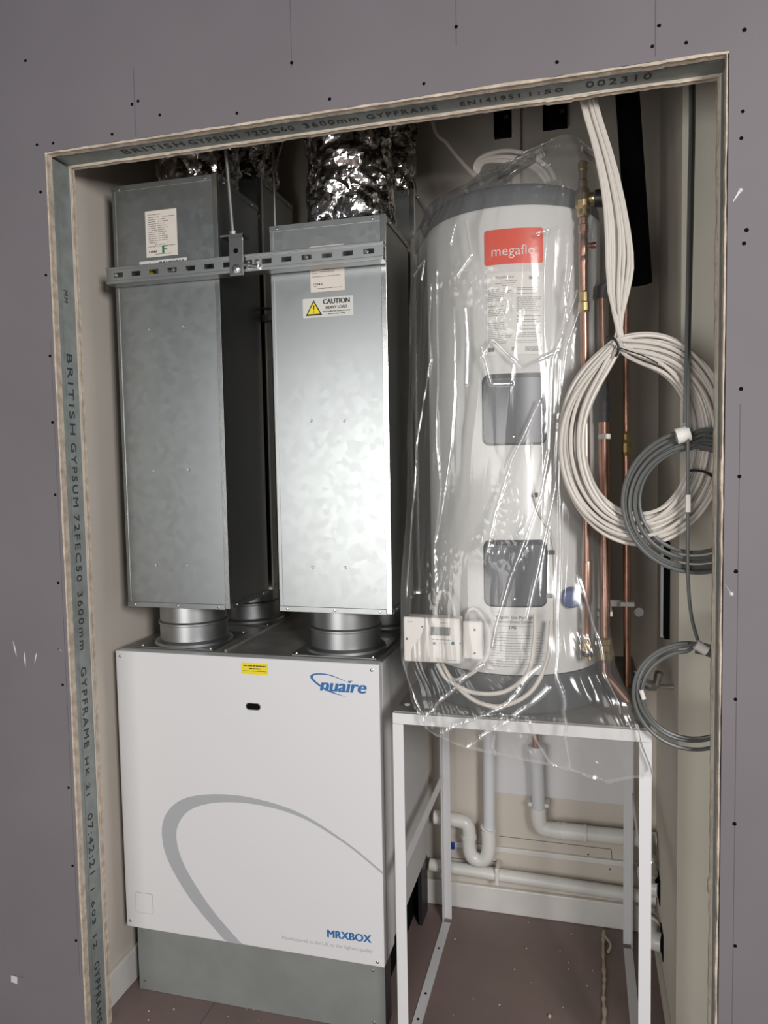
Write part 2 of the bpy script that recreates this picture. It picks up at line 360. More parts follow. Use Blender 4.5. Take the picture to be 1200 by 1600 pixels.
a = at(22, 1530, y=0); smear([(a.x-.009, a.z-.008), (a.x+.010, a.z-.011), (a.x+.011, a.z+.008), (a.x-.008, a.z+.010)])
seam(a.x-.012, a.z+.013, a.x+.033, a.z+.009, .0005)
# cupboard walls
LX, BY, RX, PY = -0.045, 0.84, 1.449, 0.32
struct('wall_left', B(LX-0.05, LX, TT, BY+0.05, 0, 2.8), 'paint')
struct('wall_back', B(LX-0.05, 1.9, BY, BY+0.05, 0, 2.8), 'paint')
struct('wall_right', B(RX, 1.85, PY, BY, 0, 2.8), 'paint2')
struct('wall_right_recess', B(1.80, 1.85, TT, PY, 0, 2.8), 'paint')
struct('ceiling', B(LX-0.05, 1.9, TT, BY+0.05, 2.8, 2.85), 'ceil')
fl = struct('floor', B(-1.6, 3.4, -4.4, BY+0.05, -0.05, 0), 'floor')
add('board_seam', B(.235, .238, TT, BY, 0, .0006), 'wallmark', fl)
struct('baseboard_left', B(LX, LX+0.014, TT, BY, 0, 0.095, bev=.003), 'pvc')
struct('baseboard_back', B(LX+0.014, RX, BY-0.016, BY, 0, 0.085, bev=.004), 'pvc')
struct('baseboard_right', B(RX-0.012, RX, PY+.05, BY-0.016, 0, 0.03, bev=.002), 'paint')

# ------------------------------------------------------------------ ventilation unit
CX0, CX1, CY0, CY1, CZ0, CZ1 = -0.0115, 0.739, 0.20, 0.80, 0.205, 0.992
U = thing('ventilation_unit', 'large white-fronted ventilation cabinet on a grey plinth under the metal ducts', 'ventilation unit', (0.36, 0.5, 0))
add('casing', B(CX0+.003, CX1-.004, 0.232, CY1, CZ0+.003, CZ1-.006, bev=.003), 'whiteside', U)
# folded front panel: front face plus two returns; its lower edge runs level
bm = BM(); box(bm, CX0, CX1, CY0, 0.228, CZ0, CZ1-.001, bev=.0025); box(bm, CX1-.0035, CX1+.0005, .2285, .300, CZ0+.002, CZ1-.004)
pan = add('front_panel', bm, 'white', U, label='smooth white front panel with printed logo and grey swoosh')
add('top_plate', B(CX0+.002, CX1-.002, 0.2285, CY1+.001, CZ1-.0055, CZ1+.0005), 'topgrey', U)
add('raised_seam', B(.30, .306, .235, CY1-.02, CZ1+.0006, CZ1+.008), 'topgrey', U)
yf = CY0-0.0001
for (u, v) in [(188, 1025), (581, 1047), (204, 1438), (590, 1503)]:
    p = at(u, v, y=CY0); add('screw', Lz((p.x, CY0, p.z), [(.0045, 0), (.0042, -.0015), (.002, -.0028), (.0005, -.003)], n=14, axis='y'), 'steel', U, smooth=True)
# keyhole slot
p = at(396, 1104, y=CY0)
add('handle_slot', flat_poly(BM(), rrect(p.x-.022, p.x+.021, p.z-.010, p.z+.010, .0098), yf, .0006), 'zinc', U)
add('slot_recess', flat_poly(BM(), rrect(p.x-.020, p.x+.019, p.z-.008, p.z+.0082, .0080), yf-.0006, .0004), 'void', U)
# swoosh
outer = [(357, 1476), (300, 1408), (263, 1345), (253, 1300), (262, 1268), (290, 1247), (340, 1241), (400, 1248), (470, 1271), (540, 1315), (598, 1362)]
inner = [(382, 1480), (330, 1419), (290, 1356), (276, 1313), (280, 1285), (300, 1264), (340, 1254), (400, 1257), (470, 1277), (540, 1319), (598, 1366)]
def pl(pts, n=8): return [(q.x, q.z) for q in crs([at(u, v, y=CY0) for u, v in pts], n)]
oc, ic = pl(outer), pl(inner)
bm = BM(); pr = None
for (a, b) in zip(oc, ic):
    a = (min(a[0], CX1-.001), max(a[1], CZ0+.001)); b = (min(b[0], CX1-.001), max(b[1], CZ0+.001))
    q = [bm.verts.new((a[0], CY0, a[1])), bm.verts.new((a[0], CY0-.0005, a[1])), bm.verts.new((b[0], CY0-.0005, b[1])), bm.verts.new((b[0], CY0, b[1]))]
    if pr:
        for k in range(4): bm.faces.new((pr[k], pr[(k+1) % 4], q[(k+1) % 4], q[k]))
    pr = q
add('printed_swoosh', bm, 'arc', pan)
def ftext(name, s, u0, v0, u1, v1, m, parent, y=CY0, **k):
    a, b = at(u0, v0, y=y), at(u1, v1, y=y)
    return text(name, s, b.x-a.x, onfront(a.x, y, a.z, (b.z-a.z)/(b.x-a.x)), m, parent, **k)
ftext('logo_text', 'nuaire', 501, 1079, 572, 1084, 'blue', pan, bold=.03, shear=.22, height=.030)
lp = pl([(541, 1089), (512, 1080), (490, 1065), (485, 1056), (494, 1052), (515, 1054), (540, 1064)], 8)
li = pl([(541, 1089), (513, 1078), (493, 1064), (489, 1057), (496, 1054), (515, 1055.5), (540, 1064.6)], 8)
bm = BM(); pr = None
for a, b in zip(lp, li):
    q = [bm.verts.new((a[0], CY0, a[1])), bm.verts.new((a[0], CY0-.0006, a[1])), bm.verts.new((b[0], CY0-.0006, b[1])), bm.verts.new((b[0], CY0, b[1]))]
    if pr:
        for k in range(4): bm.faces.new((pr[k], pr[(k+1) % 4], q[(k+1) % 4], q[k]))
    pr = q
add('logo_arc', bm, 'blue', pan)
p = at(548, 1065, y=CY0); add('logo_arc', flat_poly(BM(), [(p.x-.004, p.z-.001), (p.x+.002, p.z+.003), (p.x+.006, p.z), (p.x+.002, p.z+.0015)], CY0, .0006), 'blue', pan)
ftext('model_text', 'MRXBOX', 512, 1464, 580, 1473, 'blue', pan, bold=.03)
ftext('small_text', 'Manufactured in the UK to the highest quality', 441, 1467, 582, 1489, 'palegrey', pan)
def sticker(parent, u0, v0, u1, v1, m, y, name='sticker', r=.003, th=.0006):
    a, b = at(u0, v0, y=y), at(u1, v1, y=y)
    return add(name, flat_poly(BM(), rrect(a.x, b.x, b.z, a.z, r), y, th), m, parent), a, b
s_, a, b = sticker(U, 377, 1035, 419, 1055, 'yellow', CY0, 'warning_sticker')
yy = CY0-.0007
YST = (s_, a, b, yy)
add('printed_line', flat_poly(BM(), [(a.x+.004, b.z+.008), (b.x-.004, b.z+.008), (b.x-.004, b.z+.009), (a.x+.004, b.z+.009)], yy, .0004), 'ink', s_)
s_, a, b = sticker(U, 211, 1393, 240, 1429, 'arc', CY0, 'blank_sticker', .006)
add('sticker_face', flat_poly(BM(), rrect(a.x+.0012, b.x-.0012, b.z+.0012, a.z-.0012, .005), CY0-.0006, .0003), 'white', s_)
# plinth
bm = BM(); box(bm, .0, .730, .232, .236, .001, .21); 
plin = add('plinth', bm, 'plinth', U, label='dark grey steel plinth panel')
for q in ((.0, .012, .236, .79), (.716, .728, .236, .30), (.716, .728, .70, .79)): add('plinth_leg', B(*q, .001, .206), 'blackp', U)
add('plinth_shade_block', B(.03, .690, .245, .770, .002, .20), 'void', U, label='black hollow under the cabinet')  # solid black fill in place of the shade inside the open plinth
add('plinth_back', B(.012, .716, .775, .787, .001, .206), 'blackp', U)
for (u, v) in [(222, 1453), (227, 1531), (583, 1516), (585, 1597)]:
    p = at(u, v, y=.232); add('screw', Lz((p.x, .232, p.z), [(.0045, 0), (.004, -.002), (.001, -.003)], n=12, axis='y'), 'steel', U, smooth=True)
# four spigots and their plates
SP = [(0.150, .345), (0.607, .345), (0.18, .655), (0.62, .655)]
for i, (x, y) in enumerate(SP):
    z = CZ1+.0006; h = 1.108-z; r = .094
    add('spigot_plate', B(x-.115, x+.115, y-.110, y+.112, z, z+.004, bev=.0015), 'galv', U)
    prof = [(r+.016, .004), (r+.013, .010), (r, .016), (r, h*.50), (r+.004, h*.52), (r+.004, h*.56), (r-.001, h*.60), (r-.001, h*.92), (r-.001, h)]
    add('spigot', Lz((x, y, z), prof, n=56), 'zinc', U, smooth=True)
    for (sx, sy) in ((-1, -1), (1, -1), (0, -1), (-1, 1), (1, 1)):
        add('screw', Lz((x+sx*.104, y+sy*.1, z+.004), [(.004, 0), (.003, .003), (.0005, .0035)], n=10), 'steel', U, smooth=True)

# ------------------------------------------------------------------ silencer ducts
def silencer(x0, x1, y0, y1, z0, z1, label, screws=(), front_flange=True):
    t = thing('silencer_duct', label, 'duct', ((x0+x1)/2, (y0+y1)/2, z0), 'tall galvanised attenuator ducts above the ventilation unit')
    add('casing', B(x0, x1, y0, y1, z0, z1, bev=.0015), 'galv', t)
    add('corner_strip', B(x1-.012, x1+.0015, y0-.0018, y0+.010, z0+.001, z1+.003, bev=.0008), 'steel', t)
    add('corner_strip', B(x0-.0015, x0+.008, y0-.0016, y0+.010, z0+.001, z1+.002, bev=.0008), 'galv', t)
    add('end_flange', B(x0-.002, x1-.013, y0-.003, y0-.0004, z0-.001, z0+.013, bev=.0008), 'galv', t)
    add('end_flange', B(x0-.002, x1-.013, y0-.003, y0-.0004, z1-.014, z1+.001, bev=.0008), 'galv', t)
    add('side_flange', B(x1+.0004, x1+.0025, y0+.011, y1-.002, z0, z0+.013), 'galv', t)
    add('side_flange', B(x1+.0004, x1+.0025, y0+.011, y1-.002, z1-.014, z1), 'galv', t)
    for (sx, sz) in [(x0+.02, z0+.006), ((x0+x1)/2, z0+.006), (x1-.03, z0+.006), (x0+.02, z1-.007), (x1-.03, z1-.007)]:
        add('screw', Lz((sx, y0-.003, sz), [(.0038, 0), (.003, -.002), (.0006, -.0025)], n=10, axis='y'), 'steel', t, smooth=True)
    for sz in (z0+.007, z1-.008):
        for sy in (y0+.04, y1-.04):
            add('screw', Lz((x1+.0025, sy, sz), [(.0036, 0), (.003, .002), (.0006, .0025)], n=10, axis='x'), 'steel', t, smooth=True)
    for (u, v) in screws:
        p = at(u, v, y=y0); add('screw', Lz((p.x, y0, p.z), [(.0045, .0002), (.004, -.0006), (.0026, -.0004), (.0022, -.0014), (.0006, -.0016)], n=12, axis='y'), 'zinc', t, smooth=True)
    return t
Y1_, Y2_ = .215, .225
d1 = silencer(.028, .330, Y1_, .465, 1.113, 2.230, 'left of the two front silencer ducts, tallest, dull grey with a marked label', [(234, 516), (287, 511), (241, 736), (295, 734), (245, 883), (294, 883)])
d2 = silencer(.470, .768, Y2_, .470, 1.113, 2.088, 'bright front silencer duct with the yellow heavy load sticker', [(486, 657), (538, 657), (488, 887), (539, 887)])
silencer(.022, .318, .520, .765, 1.113, 2.33, 'dark silencer duct standing behind the left front duct')
silencer(.478, .776, .520, .765, 1.113, 2.248, 'dark silencer duct behind the bright one, its top showing beside the cylinder')
# labels on ducts
def lines(parent, a, b, y, rows, m='inkfaint', seed=0, h=.0016):
    rn = random.Random(seed); bm = BM(); w = b.x-a.x
    for (fz, x0, x1) in rows:
        z = a.z+(b.z-a.z)*fz; x = a.x+w*x0
        while x < a.x+w*x1:
            l = rn.uniform(.003, .010)
            flat_poly(bm, [(x, z), (min(x+l, a.x+w*x1), z), (min(x+l, a.x+w*x1), z+h), (x, z+h)], y, .0003); x += l+rn.uniform(.0008, .0022)
    return add('printed_text', bm, m, parent)
lines(*YST[:3], YST[3], [(.30, .08, .92), (.55, .30, .72)], 'ink', 2, .0028)
s_, a, b = sticker(d1, 226.5, 331, 278, 398, 'paper', Y1_, 'rating_label', .001)
# follow the tilt of the real label: it sits square on the duct
yy = Y1_-.0007
rows = [(.09, .08, .5), (.15, .1, .45), (.15, .55, .95)]+[(.2+.045*i, .1, .3+.1*random.random()) for i in range(12)]+[(.2+.045*i, .4, .6+.15*random.random()) for i in range(11)]+[(.74, .3, .6), (.78, .08, .95), (.95, .3, .8)]
lines(s_, a, b, yy, rows, 'ink', 4, .0011)
w = b.x-a.x; h = a.z-b.z
text('handwritten_mark', 'F', w*.13, onfront(a.x+w*.53, yy, b.z+h*.06), 'green', s_, bold=.03, height=h*.17)
text('printed_text', '1 PU01', w*.24, onfront(a.x+w*.1, yy, b.z+h*.09), 'ink', s_, bold=.02)
def caution(parent, x0, zt, y, w=.120):
    h = w*.36
    s = add('caution_sticker', flat_poly(BM(), rrect(x0, x0+w, zt-h, zt, .002), y, .0006), 'sheet', parent)
    cx, cz = x0+w*.22, zt-h*.52; e = h*.44
    for k, (m, dd) in enumerate((('ink', .0007), ('yellow', .0010))):
        q = e*(1 if k == 0 else .74); cc = cz - (0 if k == 0 else e*.03)
        bm = BM(); flat_poly(bm, [(cx-q*1.05, cc-q*.85), (cx+q*1.05, cc-q*.85), (cx, cc+q*.98)], y-dd+.0003, .0003); add('warning_triangle', bm, m, s)
    bm = BM(); flat_poly(bm, [(cx-e*.09, cz+e*.35), (cx+e*.09, cz+e*.35), (cx+e*.05, cz-e*.22), (cx-e*.05, cz-e*.22)], y-.0010, .0004)
    flat_poly(bm, rrect(cx-e*.07, cx+e*.07, cz-e*.48, cz-e*.33, e*.06), y-.0010, .0004); add('exclamation_mark', bm, 'ink', s)
    yy = y-.0007
    text('sticker_text', 'CAUTION', w*.52, onfront(x0+w*.41, yy, zt-h*.34), 'ink', s, bold=.03, height=h*.25)
    text('sticker_text', 'HEAVY LOAD', w*.42, onfront(x0+w*.46, yy, zt-h*.60), 'ink', s, bold=.015, height=h*.15)
    text('sticker_text', 'When handling take suitable precautions', w*.54, onfront(x0+w*.40, yy, zt-h*.77), 'ink', s, height=h*.085)
    text('sticker_text', 'when moving or lifting', w*.34, onfront(x0+w*.50, yy, zt-h*.90), 'ink', s, height=h*.085)
    return s
p = at(473, 467, y=Y2_); caution(d2, p.x, p.z-.001, Y2_, at(552, 467, y=Y2_).x-p.x)
p = at(218, 410, y=Y1_); caution(d1, p.x, p.z+.001, Y1_, at(292, 404, y=Y1_).x-p.x)
a, b = at(484, 386, y=Y2_), at(539, 453, y=Y2_)
s_ = add('rating_label', flat_poly(BM(), rrect(a.x, b.x, b.z, a.z, .001), Y2_, .0006), 'paper', d2)
lines(s_, a, b, Y2_-.0007, [(.06, .1, .5), (.12, .1, .9), (.5, .05, .18), (.55, .05, .15), (.6, .05, .2), (.57, .3, .7), (.52, .35, .9), (.93, .2, .9), (.88, .1, .2), (.67, .05, .9)], 'ink', 9, .0011)
w = b.x-a.x; h = a.z-b.z
text('printed_text', '1 OU8 51', w*.26, onfront(a.x+w*.1, Y2_-.0007, b.z+h*.15), 'ink', s_, bold=.02)
# foil wrapped flexible ducts
def foil_duct(pts, r, label, seed, n=120, rows=110):
    P = crs(pts, 24); L = len(P); bm = BM(); rings = []
    for i in range(rows+1):
        f = i/rows*(L-1); k = min(int(f), L-2); p = P[k].lerp(P[k+1], f-k); ring = []
        for j in range(n):
            a = 2*math.pi*j/n; q = Vector((math.cos(a)*.9+seed, math.sin(a)*.9, p.z*9))
            d = noise.noise(q*.9)*.014 + (abs(noise.noise(q*1.9+Vector((3, 1, 0))))-.25)*.014 + (abs(noise.noise(q*4.6))-.25)*.006
            rr = r+d; ring.append(bm.verts.new((p.x+rr*math.sin(a), p.y-rr*math.cos(a), p.z)))
        rings.append(ring)
    for i in range(rows):
        for j in range(n): bm.faces.new((rings[i][j], rings[i][(j+1) % n], rings[i+1][(j+1) % n], rings[i+1][j]))
    bm.faces.new(rings[0]); bm.faces.new(rings[-1])
    t = tag(add('foil_duct', bm, 'foil', smooth=False), label, 'flexible duct', 'foil wrapped flexible ducts over the silencers'); return t
foil_duct([(.215, .34, 2.238), (.215, .34, 2.5), (.22, .36, 2.795)], .106, 'crumpled silver foil duct rising from the left front duct', 1)
foil_duct([(.650, .345, 2.096), (.640, .345, 2.3), (.62, .37, 2.55), (.60, .40, 2.795)], .112, 'shiny crumpled foil duct rising from the bright front duct', 5)
foil_duct([(.20, .64, 2.34), (.24, .66, 2.6), (.27, .68, 2.795)], .105, 'dark foil duct in the rear left, behind the threaded rod', 9, 90, 80)
foil_duct([(.655, .645, 2.256), (.66, .65, 2.5), (.67, .65, 2.795)], .105, 'dim foil duct behind the shiny one, at rear right', 13, 90, 80)
# strut channel with slots
sx0, sx1 = .030, .777; SZ0, SZ1, SY0, SY1 = 1.968, 2.010, .168, .208
ST = thing('strut_channel', 'slotted steel strut channel running across the front of the ducts', 'support channel', (.40, .19, 1.968))
def face_with_slots(bm, x0, x1, z0, z1, y, slots, hh):
    xs = [x0]
    for (a, b) in slots: xs += [a, b]
    xs.append(x1); zc = (z0+z1)/2
    for i in range(len(xs)-1):
        if i % 2 == 0: box(bm, xs[i], xs[i+1], y, y+.002, z0, z1)
        else: box(bm, xs[i], xs[i+1], y, y+.002, zc+hh, z1); box(bm, xs[i], xs[i+1], y, y+.002, z0, zc-hh)
slots = [(x, x+.026) for x in [sx0+.022+.052*i for i in range(14)] if x+.03 < sx1]
bm = BM(); face_with_slots(bm, sx0, sx1, SZ0+.008, SZ1-.006, SY0+.004, slots, .0062)
box(bm, sx0, sx1, SY0, SY0+.006, SZ1-.006, SZ1, bev=.001); box(bm, sx0, sx1, SY0, SY0+.006, SZ0, SZ0+.008, bev=.001)
box(bm, sx0, sx1, SY0+.006, SY1, SZ1-.002, SZ1); box(bm, sx0, sx1, SY0+.006, SY1, SZ0, SZ0+.002)
add('channel', bm, 'zinc', ST)
for sx in (.060, .225, .455, .585, .735):
    add('bolt_head', Lz((sx, SY0+.004, (SZ0+SZ1)/2+.001), [(.006, 0), (.006, -.003), (.003, -.005)], n=6, axis='y'), 'steel', ST)
p = at(362, 365, y=.186)
RD = thing('threaded_rod', 'front threaded rod carrying the angle bracket of the strut channel', 'threaded rod', (.385, .186, 2.07))
add('rod', T([(.388, .186, 2.045), (.366, .186, 2.40), (.345, .186, 2.795)], .0050, 12), 'zinc', RD, smooth=True)
add('nut', Lz((.387, .186, 2.066), [(.009, 0), (.009, .008)], n=6), 'steel', RD)
add('nut', Lz((.388, .186, 2.048), [(.009, 0), (.009, .007)], n=6), 'steel', RD)
bm = BM(); bx = .405; y0 = .160
box(bm, bx-.019, bx+.019, y0, y0+.005, 1.958, 2.052, bev=.002); box(bm, bx-.045, bx+.019, y0+.0052, y0+.045, 2.056, 2.061, bev=.001)
pts = crs([(0, 0), (.002, .005), (.006, .009)][:3] and [Vector((0, y0+.0025, 2.050)), Vector((0, y0+.0045, 2.056)), Vector((0, y0+.008, 2.0585))], 4)
for q, w in zip(pts[:-1], pts[1:]): box(bm, bx-.019, bx+.019, min(q.y, w.y)-.002, max(q.y, w.y)+.002, min(q.z, w.z)-.002, max(q.z, w.z)+.002)
BR = tag(add('angle_bracket', bm, 'steel'), 'bright steel angle bracket bolted to the strut below the front rod', 'bracket')
for z, m, r in ((1.975, 'steel', .011), (2.018, 'void', .0065)):
    add('bolt' if m == 'steel' else 'hole', Lz((bx, y0, z), [(r, 0), (r*.98, -.004 if m == 'steel' else -.0004), (r*.4, -.006 if m == 'steel' else -.0005)], n=6 if m == 'steel' else 16, axis='y'), m, BR)
bm = BM(); tube(bm, [(.424, .163, 1.984), (.462, .163, 1.976)], .005, 10); lathe(bm, (.432, .163, 1.982), [(.009, 0), (.009, .007)], n=6, axis='x')
tag(add('bolt', bm, 'steel', smooth=False), 'short bolt with nut lying beside the angle bracket on the strut', 'bolt')
tag(add('threaded_rod', T([(.372, .49, 1.95), (.372, .49, 2.795)], .0045, 10), 'zinc', smooth=True), 'rear threaded rod hanging between the foil ducts', 'threaded rod')
bm = BM(); box(bm, .322, .474, .475, .505, 1.91, 1.928); box(bm, .322, .474, .475, .505, 1.945, 1.949)
tag(add('rear_strut', bm, 'blackp'), 'dark rear support strut in the gap between the ducts', 'support channel')
tag(add('lit_edge_rod', T([(.352, .500, 1.12), (.352, .500, 1.93)], .0045, 10), 'steel', smooth=True), 'thin bright rod added for the lit edge of the rear left duct, between the front ducts', 'rod')  # added bright rod: stands in for the lit front edge of the rear left duct

# ------------------------------------------------------------------ cylinder stand
GX0, GX1, GY0, GY1, GZ = 0.788, 1.374, 0.137, 0.760, 0.898
G = thing('cylinder_stand', 'white steel angle-frame stand under the water cylinder', 'stand', (1.08, .45, 0))
add('top_plate', B(GX0+.002, GX1-.002, GY0+.004, GY1, GZ-.004, GZ, bev=.001), 'topgrey', G, label='grey steel top plate')
t = .026
add('front_rail', B(GX0, GX1, GY0, GY0+.003, GZ-.030, GZ-.0042, bev=.0008), 'white', G)
add('back_rail', B(GX0, GX1, GY1-.003, GY1, GZ-.030, GZ-.0042), 'white', G)
for x0, x1 in ((GX0, GX0+.003), (GX1-.003, GX1)):
    add('side_rail', B(x0, x1, GY0+.0032, GY1-.0032, GZ-.034, GZ-.0042), 'white', G)
    add('mid_rail', B(x0, x1, GY0+.028, GY1-.028, .455, .490), 'white', G)
    xa, xb = (x0, x0+t) if x0 == GX0 else (x1-t, x1)
    add('bottom_rail', B(xa, xb, GY0+.028, GY1-.028, .0, .003), 'white', G)
def leg(x, s, y, sy):
    bm = BM(); xa, xb = sorted((x, x+s*t)); ya, yb = sorted((y, y+sy*.003)); box(bm, xa, xb, ya, yb, 0, GZ-.0305)
    xa, xb = sorted((x, x+s*.003)); ya, yb = sorted((y+sy*.0031, y+sy*t)); box(bm, xa, xb, ya, yb, 0, GZ-.035)
    add('leg', bm, 'white', G)
leg(GX0, 1, GY0, 1); leg(GX1, -1, GY0, 1); leg(GX0, 1, GY1, -1); leg(GX1, -1, GY1, -1)
for y in (.30, .40, .60): add('bolt_hole', Lz((GX0+.013, y, .003), [(.004, 0), (.004, .0006), (.001, .0007)], n=10), 'void', G)
add('bolt', Lz((.812, .19, GZ), [(.007, 0), (.007, .003), (.003, .004)], n=8), 'white', G)

# ------------------------------------------------------------------ hot water cylinder
KX, KY, KR = 1.055, 0.40, 0.216
def onc(th, z, r=KR): a = R(th); return Vector((KX+r*math.sin(a), KY-r*math.cos(a), z))
H = thing('water_cylinder', 'tall white hot water cylinder standing on the steel stand', 'water cylinder', (KX, KY, GZ))
add('casing', Lz((KX, KY, 0), [(KR-.004, .986), (KR, .989), (KR, 2.060), (KR-.004, 2.066)], n=96), 'cyl', H, smooth=True)
add('base_ring', Lz((KX, KY, 0), [(KR+.010, GZ+.001), (KR+.012, .905), (KR+.003, .955), (KR-.003, .985)], n=96), 'capgrey', H, smooth=True, label='dark grey plastic base ring')
add('top_cap', Lz((KX, KY, 0), [(KR-.003, 2.0665), (KR-.004, 2.090), (KR-.012, 2.108), (KR-.035, 2.124), (KR-.08, 2.134), (.04, 2.140), (.0005, 2.141)], n=96), 'capgrey', H, smooth=True, label='domed dark grey top cap')
def cpatch(name, outline, r, m, parent, th=.0010, label=None):
    "outline (theta deg, z) convex polygon wrapped on the casing; filled by vertical strips"
    ths = [o[0] for o in outline]; t0, t1 = min(ths), max(ths); n = max(2, int((t1-t0)/1.5)); cols = []
    def span(t):
        zs = []
        for i in range(len(outline)):
            (a, za), (b, zb) = outline[i-1], outline[i]
            if min(a, b)-1e-9 <= t <= max(a, b)+1e-9:
                zs += [za, zb] if abs(a-b) < 1e-9 else [za+(zb-za)*(t-a)/(b-a)]
        return min(zs), max(zs)
    cuts = sorted(set([t0+(t1-t0)*i/n for i in range(n+1)]+ths)); cuts = [c for i, c in enumerate(cuts) if i == 0 or c-cuts[i-1] > .02]
    bm = BM()
    for c in cuts:
        lo, hi = span(min(max(c, t0), t1))
        cols.append([bm.verts.new(onc(c, lo, r)), bm.verts.new(onc(c, hi, r)), bm.verts.new(onc(c, hi, r+th)), bm.verts.new(onc(c, lo, r+th))])
    for a, b in zip(cols[:-1], cols[1:]):
        for k in range(4): bm.faces.new((a[k], a[(k+1) % 4], b[(k+1) % 4], b[k]))
    bm.faces.new(cols[0]); bm.faces.new(cols[-1][::-1])
    return add(name, bm, m, parent, smooth=True, label=label)
DEG = math.degrees(1/KR)
def crr(t0, t1, z0, z1, rad): return [(x*DEG, z) for x, z in rrect(t0/DEG, t1/DEG, z0, z1, rad)]
def ctext(s, t0, t1, z, m, parent, r=KR+.0012, name='printed_text', **k):
    return text(name, s, (t1-t0)/DEG, lambda a, b, d: onc(t0+a*DEG, z+b, r+d*.6), m, parent, **k)
for (z0, z1) in ((1.526, 1.690), (1.149, 1.307)):
    c = cpatch('access_recess', crr(-14, 25.4, z0, z1, .018), KR+.0003, 'blackp', H)
    dz = .006
    d = cpatch('access_cover', crr(-12.6, 24.0, z0+.005, z1-.011, .014), KR+.0012, 'doorgrey', H, .004, label='grey plastic access cover')
    add('screw', Lz(onc(5.5, z0+.02, KR+.0052), [(.0045, 0), (.003, -.002), (.0005, -.0025)], n=10, axis='y'), 'steel', d)
s_ = cpatch('badge', crr(-11.6, 23.8, 1.936, 2.014, .006), KR+.0002, 'red', H, label='orange-red badge with white lettering')
ctext('megaflo', -7.2, 18.6, 1.955, 'white', s_, name='badge_text', bold=-.004)
s_ = cpatch('instruction_label', crr(-10.6, 23.5, 1.732, 1.917, .002), KR+.0002, 'sheet', H)
def crows(parent, rows, m, r=KR+.0013, h=.0016, seed=1):
    rn = random.Random(seed); bm = BM()
    for (z, t0, t1) in rows:
        c = t0
        while c < t1:
            l = rn.uniform(1.2, 3.5); e = min(c+l, t1); q = [(c, z), (e, z), (e, z+h), (c, z+h)]
            f = [bm.verts.new(onc(a, b, r)) for a, b in q]; g = [bm.verts.new(onc(a, b, r+.0003)) for a, b in q]
            bm.faces.new(g); bm.faces.new(f[::-1])
            for i in range(4): bm.faces.new((f[i-1], f[i], g[i], g[i-1]))
            c = e+rn.uniform(.15, .5)
    return add('printed_text', bm, m, parent)
rn = random.Random(3)
rows = [(1.897, -2, 8), (1.892, -5, 7), (1.887, -1, 6)]
for i in range(30):
    z = 1.880-.0042*i
    if rn.random() < .85: rows.append((z, -9.6, 5-rn.random()*6))
    if rn.random() < .85: rows.append((z, 7.5, 22.5-rn.random()*4))
crows(s_, rows, 'inkfaint')
ctext('Megaflo Eco', -5, 6, 1.904, 'inkfaint', s_, bold=.01)
crows(s_, [(1.905-.0018*i, 15, 21) for i in range(4)], 'inkfaint', h=.0017)
crows(s_, [(1.739+.0018*i, 12.5, 22.6) for i in range(6)], 'inkfaint', h=.0012, seed=5); crows(s_, [(1.741+.0018*i, -9.6, -6) for i in range(5)], 'ink', h=.0014); crows(s_, [(1.741+.0018*i, 4.5, 6.3) for i in range(5)], 'inkfaint', h=.0014)
s_ = cpatch('instruction_label', crr(-11, 25.5, 0.996, 1.138, .002), KR+.0002, 'cyl', H)
ctext('Megaflo Eco Package', -6.4, 16.4, 1.122, 'ink', s_, bold=.005); ctext('Unvented Direct Cylinder', -7.5, 17, 1.112, 'ink', s_); ctext('170L', 2, 6.5, 1.098, 'ink', s_, bold=.01)
crows(s_, [(1.104, -5, 16)]+[(1.088-.0062*i, -10, 24-rn.random()*4) for i in range(14)], 'inkfaint', h=.0013, seed=8)
add('thermostat_dial', Lz(onc(40.5, 1.169, KR+.010), [(.0005, -.022), (.018, -.020), (.024, -.012), (.024, .006), (.018, .01)], n=28, axis='y'), 'dialblue', H, smooth=True, label='round blue cap')
for th, z in ((16.9, 1.411), (27.3, 1.277), (27.2, 1.175)):
    p = onc(th, z, KR+.003); add('cable_clip', B(p.x-.011, p.x+.010, p.y-.004, p.y+.004, p.z-.005, p.z+.005, bev=.0015), 'blackp', H)
add('sensor_cable', T(crs([onc(15.8, 1.528, KR+.004), onc(15.8, 1.46, KR+.004), onc(17, 1.41, KR+.006), onc(20, 1.37, KR+.005), onc(27, 1.32, KR+.005), onc(29.5, 1.27, KR+.005), onc(30, 1.12, KR+.005), onc(29.6, 1.06, KR+.005)], 8), .0022, 8), 'cable', H, smooth=True)

# ------------------------------------------------------------------ controller and wiring box
Q = thing('heating_controller', 'cream box controller with small grey display hanging inside the bag', 'controller', (.889, .15, 1.026))
add('housing', B(.824, .953, .134, .185, 1.026, 1.126, bev=.004), 'ctrl', Q)
add('faceplate', B(.821, .955, .126, .1338, 1.024, 1.130, bev=.003), 'ctrl', Q)
yy = .1259
add('display', flat_poly(BM(), rrect(.886, .932, 1.089, 1.109, .002), yy, .0008), 'lcd', Q, label='small grey display')
for u, m, r in ((679, 'doorgrey', .0035), (689, 'ctrl', .0028), (694, 'ctrl', .0028), (699, 'ctrl', .0028), (708, 'teal', .004), (720, 'doorgrey', .002)):
    p = at(u-.5, 1005, y=.126); add('button', Lz((p.x, .126, p.z), [(r, 0), (r, -.0015), (r*.4, -.0022)], n=14, axis='y'), m, Q, smooth=True)
add('indicator', Lz((.866, .126, 1.108), [(.002, 0), (.0015, -.001), (.0003, -.0012)], n=10, axis='y'), 'doorgrey', Q)
add('screw', Lz((.829, .126, 1.078), [(.003, 0), (.0028, -.001), (.0003, -.0012)], n=10, axis='y'), 'doorgrey', Q)
